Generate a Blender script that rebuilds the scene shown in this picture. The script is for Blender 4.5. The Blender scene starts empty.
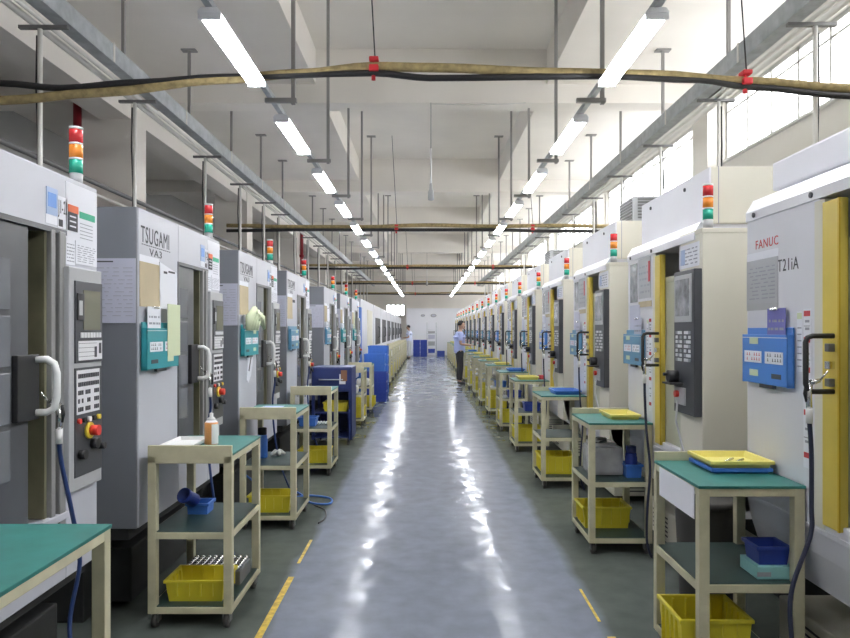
import bpy, bmesh, math, random
from mathutils import Vector, Matrix
random.seed(7)
scn = bpy.context.scene
COL = scn.collection
PI = math.pi

# ------------------------------------------------------------------ camera, sky, exposure
cam_d = bpy.data.cameras.new('camera')
cam_d.sensor_width = 36.0
cam_d.lens = 36.0 * 700 / 850
cam_d.shift_x = -1.0 / 850
cam_d.shift_y = 11.0 / 850
cam_d.clip_start = 0.02
cam = bpy.data.objects.new('camera', cam_d)
cam.location = (0, 0, 1.5)
cam.rotation_euler = (PI / 2, 0, 0)
COL.objects.link(cam)
scn.camera = cam

wd = bpy.data.worlds.new('overcast_sky')
scn.world = wd
wd.use_nodes = True
wn = wd.node_tree
bg = wn.nodes['Background']
bg.inputs['Color'].default_value = (0.97, 0.98, 1.0, 1)
bg.inputs['Strength'].default_value = 4.0

scn.view_settings.view_transform = 'Standard'
scn.view_settings.look = 'None'
scn.view_settings.gamma = 1
scn.view_settings.use_curve_mapping = False
scn.view_settings.exposure = 1.42
TUBE_STRENGTH = 21.0

# ------------------------------------------------------------------ materials
MATS = {}
def mat(name, col, rough=0.5, metal=0.0, noise=0.0, scale=6.0, bump=0.0, emit=0.0, coat=0.0, alpha=None):
    if name in MATS:
        return MATS[name]
    m = bpy.data.materials.new(name)
    m.use_nodes = True
    nt = m.node_tree
    p = nt.nodes['Principled BSDF']
    p.inputs['Base Color'].default_value = (*col, 1)
    p.inputs['Roughness'].default_value = rough
    p.inputs['Metallic'].default_value = metal
    if coat:
        p.inputs['Coat Weight'].default_value = coat
    if emit:
        p.inputs['Emission Color'].default_value = (*col, 1)
        p.inputs['Emission Strength'].default_value = emit
    if noise or bump:
        tc = nt.nodes.new('ShaderNodeTexCoord')
        nz = nt.nodes.new('ShaderNodeTexNoise')
        nz.inputs['Scale'].default_value = scale
        nz.inputs['Detail'].default_value = 5
        nt.links.new(tc.outputs['Object'], nz.inputs['Vector'])
        if noise:
            rp = nt.nodes.new('ShaderNodeValToRGB')
            rp.color_ramp.elements[0].position = 0.3
            rp.color_ramp.elements[1].position = 0.7
            rp.color_ramp.elements[0].color = (*[c * (1 - noise) for c in col], 1)
            rp.color_ramp.elements[1].color = (*[min(1, c * (1 + noise * 0.6)) for c in col], 1)
            nt.links.new(nz.outputs['Fac'], rp.inputs['Fac'])
            nt.links.new(rp.outputs['Color'], p.inputs['Base Color'])
        if bump:
            b = nt.nodes.new('ShaderNodeBump')
            b.inputs['Strength'].default_value = bump
            b.inputs['Distance'].default_value = 0.01
            nt.links.new(nz.outputs['Fac'], b.inputs['Height'])
            nt.links.new(b.outputs['Normal'], p.inputs['Normal'])
    MATS[name] = m
    return m

ceil_m = mat('ceiling_paint', (0.80, 0.765, 0.71), 0.8, noise=0.07, scale=0.7)
wallm = mat('wall_paint', (0.64, 0.62, 0.57), 0.8, noise=0.06, scale=0.8)
grey_wall = mat('grey_wall_paint', (0.40, 0.40, 0.39), 0.8, noise=0.08, scale=0.8)
white_wall = mat('white_wall_paint', (0.78, 0.79, 0.83), 0.7, noise=0.03, scale=0.8)
win_frame = mat('window_frame_paint', (0.62, 0.62, 0.60), 0.5)
steel = mat('galvanized_steel', (0.42, 0.45, 0.47), 0.45, 0.6, noise=0.2, scale=9)
dark_steel = mat('dark_steel', (0.20, 0.20, 0.20), 0.5, 0.5)
rod_m = mat('grey_painted_rod', (0.27, 0.26, 0.25), 0.55)
pole_m = mat('cream_conduit', (0.66, 0.65, 0.61), 0.5)
red_pipe = mat('red_fire_pipe', (0.30, 0.02, 0.03), 0.45)
black = mat('black_plastic', (0.018, 0.018, 0.02), 0.45)
rubber = mat('rubber', (0.045, 0.043, 0.04), 0.75)
dust_yellow = mat('dusty_yellow_duct', (0.36, 0.28, 0.13), 0.8, noise=0.35, scale=20)
red_tie = mat('red_tie', (0.6, 0.02, 0.03), 0.5)
tube_m = mat('fluorescent_tube', (0.96, 0.97, 1.0), 0.4, emit=TUBE_STRENGTH)
lamp_white = mat('lamp_housing_white', (0.75, 0.76, 0.78), 0.35)
gm_front = mat('lavender_grey_machine_paint', (0.49, 0.50, 0.55), 0.38, noise=0.04, scale=2)
gm_side = mat('blue_grey_machine_paint', (0.19, 0.20, 0.225), 0.4, noise=0.06, scale=2)
gm_dark = mat('charcoal_door_paint', (0.085, 0.09, 0.10), 0.35, noise=0.2, scale=4)
gm_pane = mat('smoked_door_pane', (0.16, 0.17, 0.19), 0.12)
gm_inner = mat('oily_dark_interior', (0.20, 0.19, 0.12), 0.5, noise=0.3, scale=5)
gm_trim = mat('grey_door_trim', (0.25, 0.25, 0.245), 0.4)
wm_front = mat('white_machine_paint', (0.68, 0.68, 0.72), 0.35, noise=0.04, scale=2)
wm_cream = mat('cream_machine_paint', (0.69, 0.665, 0.565), 0.45, noise=0.06, scale=1.5)
wm_inner = mat('pale_inner_cover', (0.48, 0.49, 0.38), 0.4, noise=0.1, scale=4)
yellow = mat('yellow_door_paint', (0.70, 0.54, 0.09), 0.4, noise=0.1, scale=4)
yellow_edge = mat('yellow_door_edge_paint', (0.60, 0.40, 0.02), 0.4)
base_dark = mat('dark_machine_base', (0.025, 0.026, 0.026), 0.7, noise=0.3, scale=5)
panel_dark = mat('dark_panel_plastic', (0.055, 0.058, 0.066), 0.4)
panel_grey = mat('grey_panel_frame', (0.40, 0.41, 0.42), 0.4)
screen_m = mat('dull_screen_glass', (0.20, 0.20, 0.15), 0.12)
film = mat('clear_wrinkled_film', (0.33, 0.34, 0.36), 0.12, noise=0.5, scale=14, bump=0.8)
key_white = mat('white_keys', (0.72, 0.72, 0.74), 0.5)
key_grey = mat('grey_keys', (0.30, 0.31, 0.33), 0.5)
red_btn = mat('red_button', (0.65, 0.04, 0.03), 0.35)
yel_btn = mat('yellow_button_collar', (0.75, 0.55, 0.05), 0.4)
white_pl = mat('white_plastic', (0.74, 0.74, 0.73), 0.35)
chrome = mat('chrome', (0.8, 0.8, 0.8), 0.18, 1.0)
paper = mat('white_paper', (0.78, 0.79, 0.84), 0.8)
paper_l = mat('lavender_sheet', (0.52, 0.53, 0.63), 0.6)
paper_g = mat('grey_sheet', (0.42, 0.43, 0.45), 0.5)
paper_y = mat('pale_green_yellow_sheet', (0.62, 0.68, 0.46), 0.8)
paper_b = mat('pale_blue_sheet', (0.38, 0.48, 0.68), 0.7)
paper_p = mat('purple_sheet', (0.17, 0.17, 0.46), 0.6)
kraft = mat('tan_card', (0.50, 0.42, 0.28), 0.8, noise=0.08)
ink = mat('dark_ink', (0.06, 0.06, 0.07), 0.7)
ink_l = mat('grey_ink', (0.33, 0.34, 0.38), 0.7)
ink_red = mat('red_ink', (0.55, 0.05, 0.06), 0.6)
ink_green = mat('green_ink', (0.05, 0.42, 0.25), 0.6)
ink_orange = mat('orange_ink', (0.75, 0.16, 0.06), 0.6)
lens_r = mat('red_lens', (0.62, 0.03, 0.035), 0.25)
lens_a = mat('amber_lens', (0.80, 0.26, 0.03), 0.25)
lens_g = mat('green_lens', (0.02, 0.36, 0.24), 0.25)
cart_m = mat('cream_cart_paint', (0.54, 0.51, 0.345), 0.5, noise=0.16, scale=9)
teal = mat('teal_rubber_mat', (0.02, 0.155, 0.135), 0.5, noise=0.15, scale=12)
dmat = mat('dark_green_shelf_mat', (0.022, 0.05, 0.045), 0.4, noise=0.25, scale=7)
ycrate = mat('yellow_crate_plastic', (0.70, 0.60, 0.04), 0.4)
ytray = mat('pale_yellow_tray_plastic', (0.72, 0.63, 0.16), 0.4)
bluep = mat('blue_plastic', (0.025, 0.055, 0.32), 0.4)
bluem = mat('mid_blue_plastic', (0.05, 0.17, 0.55), 0.4)
navy = mat('navy_painted_steel', (0.02, 0.035, 0.15), 0.4, noise=0.15)
azure = mat('bright_blue_holder', (0.07, 0.24, 0.66), 0.35)
tealh = mat('teal_holder', (0.03, 0.30, 0.34), 0.4)
steelblue = mat('steel_blue_holder', (0.10, 0.27, 0.42), 0.4)
cyanbox = mat('pale_teal_box', (0.30, 0.62, 0.62), 0.6)
hose_b = mat('blue_air_hose', (0.02, 0.045, 0.15), 0.4)
hose_d = mat('dark_blue_hose', (0.018, 0.022, 0.05), 0.5)
wrap = mat('stretch_wrap', (0.42, 0.42, 0.43), 0.16, noise=0.25, scale=9, bump=0.9, coat=0.5)
cloth = mat('white_rag', (0.70, 0.70, 0.66), 0.9)
orange_can = mat('orange_can_paint', (0.68, 0.30, 0.10), 0.35)
skin_m = mat('skin', (0.45, 0.27, 0.19), 0.6)
hair_m = mat('black_hair', (0.012, 0.011, 0.012), 0.6)
shirt_b = mat('lavender_blue_shirt', (0.38, 0.44, 0.72), 0.8)
shirt_w = mat('pale_shirt', (0.60, 0.64, 0.80), 0.8)
trous_d = mat('dark_trousers', (0.018, 0.018, 0.022), 0.8)
trous_l = mat('pale_grey_trousers', (0.50, 0.50, 0.53), 0.8)
shoe_m = mat('dark_shoe', (0.03, 0.03, 0.035), 0.6)
brown = mat('brown_panel', (0.28, 0.13, 0.07), 0.5)

# glass: mostly clear
glass_m = bpy.data.materials.new('window_glass'); glass_m.use_nodes = True
_n = glass_m.node_tree; _n.nodes.clear()
_o = _n.nodes.new('ShaderNodeOutputMaterial'); _t = _n.nodes.new('ShaderNodeBsdfTransparent')
_g = _n.nodes.new('ShaderNodeBsdfGlossy'); _g.inputs['Roughness'].default_value = 0.05
_mx = _n.nodes.new('ShaderNodeMixShader'); _mx.inputs[0].default_value = 0.06
_n.links.new(_t.outputs[0], _mx.inputs[1]); _n.links.new(_g.outputs[0], _mx.inputs[2]); _n.links.new(_mx.outputs[0], _o.inputs[0])

# epoxy floor: blue-grey painted lane, greener dirty concrete each side
floor_m = bpy.data.materials.new('epoxy_floor'); floor_m.use_nodes = True
nt = floor_m.node_tree; pb = nt.nodes['Principled BSDF']
def nd(t, **k):
    x = nt.nodes.new(t)
    for a, v in k.items(): setattr(x, a, v)
    return x
tc = nd('ShaderNodeTexCoord'); sx = nd('ShaderNodeSeparateXYZ')
nt.links.new(tc.outputs['Object'], sx.inputs[0])
nz = nd('ShaderNodeTexNoise'); nz.inputs['Scale'].default_value = 1.6; nz.inputs['Detail'].default_value = 3
nt.links.new(tc.outputs['Object'], nz.inputs['Vector'])
ab = nd('ShaderNodeMath', operation='ABSOLUTE')
sh = nd('ShaderNodeMath', operation='SUBTRACT'); sh.inputs[1].default_value = 0.04
nt.links.new(sx.outputs['X'], sh.inputs[0]); nt.links.new(sh.outputs[0], ab.inputs[0])
wob = nd('ShaderNodeMath', operation='MULTIPLY_ADD'); wob.inputs[1].default_value = 0.16
nt.links.new(nz.outputs['Fac'], wob.inputs[0]); nt.links.new(ab.outputs[0], wob.inputs[2])
lr = nd('ShaderNodeValToRGB')
lr.color_ramp.elements[0].position = 0.90; lr.color_ramp.elements[0].color = (0.21, 0.232, 0.28, 1)
lr.color_ramp.elements[1].position = 0.97; lr.color_ramp.elements[1].color = (0.115, 0.132, 0.12, 1)
nt.links.new(wob.outputs[0], lr.inputs['Fac'])
nz2 = nd('ShaderNodeTexNoise'); nz2.inputs['Scale'].default_value = 7; nz2.inputs['Detail'].default_value = 8
nt.links.new(tc.outputs['Object'], nz2.inputs['Vector'])
r2 = nd('ShaderNodeValToRGB'); r2.color_ramp.elements[0].position = 0.25; r2.color_ramp.elements[1].position = 0.75
r2.color_ramp.elements[0].color = (0.80, 0.80, 0.80, 1); r2.color_ramp.elements[1].color = (1.05, 1.05, 1.05, 1)
nt.links.new(nz2.outputs['Fac'], r2.inputs['Fac'])
mx = nd('ShaderNodeMixRGB', blend_type='MULTIPLY'); mx.inputs[0].default_value = 1
nt.links.new(lr.outputs[0], mx.inputs[1]); nt.links.new(r2.outputs[0], mx.inputs[2])
nt.links.new(mx.outputs[0], pb.inputs['Base Color'])
rr = nd('ShaderNodeMapRange'); rr.inputs[1].default_value = 0.32; rr.inputs[2].default_value = 0.68
rr.inputs[3].default_value = 0.05; rr.inputs[4].default_value = 0.265
nz4 = nd('ShaderNodeTexNoise'); nz4.inputs['Scale'].default_value = 2.6; nz4.inputs['Detail'].default_value = 2
nt.links.new(tc.outputs['Object'], nz4.inputs['Vector']); nt.links.new(nz4.outputs['Fac'], rr.inputs[0]); nt.links.new(rr.outputs[0], pb.inputs['Roughness'])
mp = nd('ShaderNodeMapping'); mp.inputs['Scale'].default_value = (2.2, 1.6, 1)
nt.links.new(tc.outputs['Object'], mp.inputs['Vector'])
nz3 = nd('ShaderNodeTexNoise'); nz3.inputs['Scale'].default_value = 2.2; nz3.inputs['Detail'].default_value = 1
nt.links.new(mp.outputs[0], nz3.inputs['Vector'])
bp = nd('ShaderNodeBump'); bp.inputs['Strength'].default_value = 0.18; bp.inputs['Distance'].default_value = 0.03
nt.links.new(nz3.outputs['Fac'], bp.inputs['Height']); nt.links.new(bp.outputs[0], pb.inputs['Normal'])
pb.inputs['Specular IOR Level'].default_value = 0.03

# ------------------------------------------------------------------ mesh helpers
class MB:
    """collects shapes into one mesh, with material slots"""
    def __init__(s):
        s.bm = bmesh.new(); s.mats = []
    def mi(s, m):
        if m not in s.mats: s.mats.append(m)
        return s.mats.index(m)
    def box(s, x0, x1, y0, y1, z0, z1, m, b=0.0):
        x0, x1 = min(x0, x1), max(x0, x1); y0, y1 = min(y0, y1), max(y0, y1); z0, z1 = min(z0, z1), max(z0, z1)
        bm = s.bm; i = s.mi(m)
        v = [bm.verts.new((x, y, z)) for z in (z0, z1) for y in (y0, y1) for x in (x0, x1)]
        fs = [bm.faces.new([v[k] for k in q]) for q in
              ((0, 2, 3, 1), (4, 5, 7, 6), (0, 1, 5, 4), (2, 6, 7, 3), (0, 4, 6, 2), (1, 3, 7, 5))]
        for f in fs: f.material_index = i
        b = min(b, 0.45 * min(x1 - x0, y1 - y0, z1 - z0))
        if b > 0:
            es = list({e for f in fs for e in f.edges})
            r = bmesh.ops.bevel(bm, geom=es, offset=b, segments=2, profile=0.6, affect='EDGES')
            for f in r['faces']: f.material_index = i
        return s
    def prism(s, pts, a0, a1, m, axis='y'):
        """pts: profile (p,q); axis y -> (p=x,q=z); axis z -> (x,y); axis x -> (y,z)"""
        bm = s.bm; i = s.mi(m)
        def P(p, q, a):
            return {'y': (p, a, q), 'z': (p, q, a), 'x': (a, p, q)}[axis]
        A = [bm.verts.new(P(p, q, a0)) for p, q in pts]; B = [bm.verts.new(P(p, q, a1)) for p, q in pts]
        fs = [bm.faces.new(A), bm.faces.new(list(reversed(B)))]
        n = len(pts)
        for k in range(n):
            fs.append(bm.faces.new([A[k], B[k], B[(k + 1) % n], A[(k + 1) % n]]))
        for f in fs: f.material_index = i
        bmesh.ops.recalc_face_normals(bm, faces=fs)
        return s
    def tube(s, path, r, m, n=8, cap=True):
        bm = s.bm; i = s.mi(m); P = [Vector(p) for p in path]; rings = []
        rs = r if isinstance(r, (list, tuple)) else [r] * len(P)
        up = None
        for k, p in enumerate(P):
            t = (P[min(k + 1, len(P) - 1)] - P[max(k - 1, 0)]).normalized()
            if up is None:
                up = Vector((0, 0, 1)) if abs(t.z) < 0.9 else Vector((1, 0, 0))
            a = t.cross(up)
            if a.length < 1e-4: a = t.orthogonal()
            a.normalize(); c = t.cross(a).normalized(); up = -c if False else a.cross(t).normalized()
            rings.append([bm.verts.new(p + (a * math.cos(2 * PI * j / n) + c * math.sin(2 * PI * j / n)) * rs[k]) for j in range(n)])
        fs = []
        for A, B in zip(rings, rings[1:]):
            for j in range(n):
                fs.append(bm.faces.new([A[j], A[(j + 1) % n], B[(j + 1) % n], B[j]]))
        if cap:
            fs.append(bm.faces.new(list(reversed(rings[0])))); fs.append(bm.faces.new(rings[-1]))
        for f in fs: f.material_index = i; f.smooth = len(f.verts) == 4
        bmesh.ops.recalc_face_normals(bm, faces=fs)
        return s
    def cyl(s, p0, p1, r, m, n=12):
        return s.tube([p0, p1], r, m, n)
    def lathe(s, prof, m, c=(0, 0, 0), n=16, rot=None):
        """prof: (r,z) from bottom to top; m: one material or one for each band"""
        bm = s.bm; C = Vector(c); rings = []
        for r, z in prof:
            ring = []
            for j in range(n):
                q = Vector((r * math.cos(2 * PI * j / n), r * math.sin(2 * PI * j / n), z))
                if rot: q = rot @ q
                ring.append(bm.verts.new(q + C))
            rings.append(ring)
        fs = []
        for k, (A, B) in enumerate(zip(rings, rings[1:])):
            i = s.mi(m[k] if isinstance(m, list) else m)
            for j in range(n):
                f = bm.faces.new([A[j], A[(j + 1) % n], B[(j + 1) % n], B[j]]); f.material_index = i; f.smooth = True; fs.append(f)
        for R, k in ((rings[0], 0), (rings[-1], -1)):
            f = bm.faces.new(R); f.material_index = s.mi(m[k] if isinstance(m, list) else m); fs.append(f)
        bmesh.ops.recalc_face_normals(bm, faces=fs)
        return s
    def add_mesh(s, me, M, m):
        i = s.mi(m); vs = [s.bm.verts.new(M @ v.co) for v in me.vertices]
        for p in me.polygons:
            try:
                f = s.bm.faces.new([vs[k] for k in p.vertices]); f.material_index = i
            except ValueError:
                pass
        return s
    def mesh(s, name):
        me = bpy.data.meshes.new(name); s.bm.to_mesh(me); s.bm.free()
        for m in s.mats: me.materials.append(m)
        return me

CACHE = {}
def obj(name, mb, parent=None, loc=(0, 0, 0), key=None, label=None):
    """link ONE mesh object; mb is an MB or a function that makes one; key shares the mesh between copies"""
    if key is not None and key in CACHE:
        me = CACHE[key]
    else:
        me = (mb() if callable(mb) else mb).mesh(name)
        if key is not None: CACHE[key] = me
    o = bpy.data.objects.new(name, me)
    o.location = loc
    if parent is not None: o.parent = parent
    if label: o['label'] = label
    COL.objects.link(o)
    return o
def tag(o, label, cat, group=None, kind=None):
    o['label'] = label; o['category'] = cat
    if group: o['group'] = group
    if kind: o['kind'] = kind
    return o
def thing(name, label, cat, loc=(0, 0, 0), group=None, rz=0):
    o = bpy.data.objects.new(name, None)
    o.empty_display_size = 0.05
    o.location = loc; o.rotation_euler = (0, 0, rz)
    COL.objects.link(o)
    return tag(o, label, cat, group)
def struct(name, mb, parent=None, label=None):
    o = obj(name, mb, parent)
    if parent is None: o['kind'] = 'structure'
    if label: o['label'] = label
    return o
ORD = ('first second third fourth fifth sixth seventh eighth ninth tenth eleventh twelfth thirteenth fourteenth fifteenth '
       'sixteenth seventeenth eighteenth nineteenth twentieth twenty-first twenty-second twenty-third twenty-fourth').split()

TXT = {}
def text_mesh(body):
    if body in TXT: return TXT[body]
    cu = bpy.data.curves.new('lettering', 'FONT'); cu.body = body; cu.size = 1; cu.extrude = 0.01; cu.resolution_u = 3
    cu.offset = 0.0; cu.space_character = 1.1
    o = bpy.data.objects.new('lettering', cu); COL.objects.link(o)
    dg = bpy.context.evaluated_depsgraph_get(); dg.update()
    me = bpy.data.meshes.new_from_object(o.evaluated_get(dg))
    bpy.data.objects.remove(o)
    xs = [v.co.x for v in me.vertices]; ys = [v.co.y for v in me.vertices]
    TXT[body] = (me, min(xs), max(xs), min(ys), max(ys))
    return TXT[body]
def put_text(mb, body, S, d, u0, u1, z0, z1, m):
    """lettering on a machine front; u0 is where the reading starts, u1 where it ends"""
    me, xa, xb, ya, yb = text_mesh(body)
    sx_ = (u1 - u0) / (xb - xa); sz_ = (z1 - z0) / (yb - ya)
    M = Matrix(((0, 0, S * 0.05, S * d), (sx_, 0, 0, u0 - xa * sx_), (0, sz_, 0, z0 - ya * sz_), (0, 0, 0, 1)))
    mb.add_mesh(me, M, m)

def sheet(mb, S, d, u0, u1, z0, z1, m, lines=0, lm=None, t=0.003, header=None, rnd=None):
    """a sheet with ruled dark marks on the aisle side (S*d is its back)"""
    mb.box(S * d, S * (d - t), u0, u1, z0, z1, m)
    e = d - t
    R = random.Random(rnd or 3)
    if header:
        mb.box(S * e, S * (e - 0.001), u0 + 0.01, u1 - 0.01, z1 - 0.12 * (z1 - z0), z1 - 0.04 * (z1 - z0), header)
    if lines:
        h = (z1 - z0); w = (u1 - u0)
        for k in range(lines):
            z = z1 - h * (0.16 + 0.78 * (k + 0.5) / lines); u = u0 + 0.08 * w
            while u < u1 - 0.12 * w:
                l = w * R.uniform(0.05, 0.22)
                mb.box(S * e, S * (e - 0.0008), u, min(u + l, u1 - 0.06 * w), z, z + h * 0.25 / lines, lm or ink_l)
                u += l + w * R.uniform(0.03, 0.12)

# ------------------------------------------------------------------ room
YB = 42.4           # end wall
GIRD = [3.56 + 6.4 * k for k in range(7)]
XL, XR = -6.6, 4.2
floor = struct('floor', MB().box(XL, XR + 0.3, -4.5, YB, -0.1, 0, floor_m))
lm_ = mat('worn_yellow_line', (0.55, 0.38, 0.03), 0.5, noise=0.45, scale=25)
struct('lane_marking', MB().box(-0.835, -0.80, 3.35, 4.25, 0, 0.002, lm_), floor)
struct('lane_marking', MB().box(0.885, 0.925, 2.6, 3.42, 0, 0.002, lm_).box(0.885, 0.90, 3.6, 4.05, 0, 0.0015, lm_), floor)
struct('lane_marking', MB().box(-0.83, -0.81, 4.5, 5.0, 0, 0.0015, lm_), floor)

struct('ceiling', MB().box(-1.57, 1.72, -4.5, YB, 5.5, 5.7, ceil_m))
struct('ceiling', MB().box(XL, -1.57, -4.5, YB, 5.0, 5.7, ceil_m))
struct('ceiling', MB().box(1.72, XR + 0.3, -4.5, YB, 5.0, 5.7, ceil_m))
for k, y in enumerate(GIRD):
    struct('beam', MB().box(XL, XR + 0.2, y, y + 0.37, 4.73, 5.55, ceil_m))
struct('beam', MB().box(-4.65, -4.2, -4.5, YB, 4.5, 5.05, ceil_m))
for k, y in enumerate(GIRD):
    struct('column', MB().box(-4.95, -4.18, y, y + 0.5, 0, 5.02, ceil_m, 0.01))
    struct('column', MB().box(4.0, 4.4, y, y + 0.55, 0, 5.02, wallm, 0.01))
struct('wall_left', MB().box(XL - 0.2, XL, -4.5, YB, 0, 5.5, grey_wall))
struct('wall_rear', MB().box(XL, XR + 0.3, -4.7, -4.5, 0, 5.6, wallm))
SILL, TOPW = 3.87, 4.74
wr = MB()
wr.box(XR, XR + 0.2, -4.5, YB, 0, SILL, wallm)
wr.box(XR, XR + 0.2, -4.5, YB, TOPW, 5.1, wallm)
for y in GIRD: wr.box(XR, XR + 0.2, y - 0.05, y + 0.6, SILL - 0.01, TOPW + 0.01, wallm)
wr.box(XR, XR + 0.2, -4.5, -2.9, SILL - .01, TOPW + .01, wallm)
struct('wall_right', wr)
bays = [(-2.9, GIRD[0] - 0.05)] + [(GIRD[k] + 0.6, (GIRD[k + 1] - 0.05) if k < 6 else YB) for k in range(7)]
bays = [b for b in bays if b[1] - b[0] > 1]
for k, (a, b) in enumerate(bays):
    f = MB(); x0, x1 = XR + 0.05, XR + 0.11
    for z in (SILL, TOPW - 0.05): f.box(x0, x1, a, b, z, z + 0.05, win_frame)
    f.box(x0, x1, a, b, 4.55, 4.58, win_frame)
    n = round((b - a) / 0.62)
    for j in range(n + 1):
        y = a + (b - a - 0.04) * j / n
        f.box(x0, x1, y, y + 0.04, SILL, TOPW, win_frame)
    w = struct('window_%d' % (k + 1), f)
    struct('pane', MB().box(x0 + 0.027, x0 + 0.033, a, b, SILL + .01, TOPW - .01, glass_m), w)
    struct('sill', MB().box(XR - 0.05, XR + 0.05, a, b, SILL - 0.03, SILL, win_frame), w)
    la = bpy.data.lights.new('daylight_portal', 'AREA'); la.shape = 'RECTANGLE'; la.size = b - a; la.size_y = TOPW - SILL
    la.cycles.is_portal = True
    lo = bpy.data.objects.new('daylight_portal', la); lo.location = (XR + 0.02, (a + b) / 2, (SILL + TOPW) / 2)
    lo.rotation_euler = (0, PI / 2, 0); lo.rotation_euler = Matrix(((0, 0, 1), (1, 0, 0), (0, 1, 0))).to_euler()
    COL.objects.link(lo)
# end wall: grey above, white partition in front of it, one high window
wx0, wx1, wz0, wz1 = -2.45, -1.25, 2.35, 3.05
eb = MB()
for (a, b, c, d) in ((XL, wx0, 0, 5.5), (wx1, XR + 0.3, 0, 5.5), (wx0, wx1, 0, wz0), (wx0, wx1, wz1, 5.5)):
    eb.box(a, b, YB, YB + 0.2, c, d, ceil_m)
struct('wall_back', eb)
f = MB()
for x in (wx0, wx0 + .28, wx0 + .57, wx0 + .86, wx1 - .08): f.box(x, x + .08, YB + .05, YB + .1, wz0, wz1, win_frame)
for z in (wz0, wz1 - .04): f.box(wx0, wx1, YB + .05, YB + .1, z, z + .04, win_frame)
w = struct('window_%d' % (len(bays) + 1), f)
struct('pane', MB().box(wx0, wx1, YB + .07, YB + .075, wz0, wz1, glass_m), w)
struct('wall_partition', MB().box(-1.15, 3.6, 41.3, 41.45, 0, 2.78, white_wall))

# ------------------------------------------------------------------ ceiling lights
N_L = 18
for side, X, RX, BX, word in ((-1, -1.325, -1.13, -1.35, 'grey-machine'), (1, 1.415, 1.50, 1.38, 'window')):
    rail = MB().box(X - 0.022, X + 0.022, 0.5, 41.2, 3.472, 3.515, steel)
    tag(obj('lighting_rail', rail), 'long steel rail carrying the light row on the %s side of the aisle' % word, 'rail')
    for k in range(-2, N_L):
        y0 = 4.27 + 2.12 * k
        if k == N_L - 1 and y0 + 1.2 > 41.2: continue
        nm = ('%s fluorescent light fixture from the camera in the row on the %s side' % (ORD[k], word)) if k >= 0 else \
             'fluorescent light fixture above and behind the camera on the %s side' % word
        t = thing('light_fixture', nm, 'ceiling light', (X, y0, 3.40), 'fluorescent lights of the %s-side row' % word)
        def house():
            m = MB()
            m.prism([(-.07, .045), (-.05, .07), (.05, .07), (.07, .045), (.07, .038), (-.07, .038)], 0, 1.22, lamp_white)
            for y in (0.005, 1.195): m.box(-.07, .07, y, y + .02, 0.0, .04, lamp_white, .003)
            return m
        obj('housing', house, t, key='lamp_housing')
        for dx in (-.045, 0, .045):
            obj('tube', lambda: MB().cyl((0, 0.028, 0), (0, 1.19, 0), 0.0135, tube_m, 8), t, (dx, 0, .016), key='lamp_tube')
        # hanger just before the fixture
        yh = y0 - 0.43
        if k >= 0:
            h = thing('hanger_rod', 'grey ceiling rod with foot plate ahead of the %s light on the %s side' % (ORD[k], word),
                      'hanger rod', (RX, yh, 0), 'rods holding the %s-side light row' % word)
            obj('rod', lambda: MB().box(-.016, .016, -.016, .016, 3.42, 5.5, rod_m), h, key='hang_rod')
            obj('foot_plate', lambda: MB().box(-.09, .09, -.05, .05, 5.482, 5.5, rod_m), h, key='hang_plate')
            obj('bracket_arm', MB().box(BX - RX - (.02 if side < 0 else .1), .03, -.022, .022, 3.435, 3.472, rod_m, .004), h, key='hang_arm%d' % side)

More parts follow.
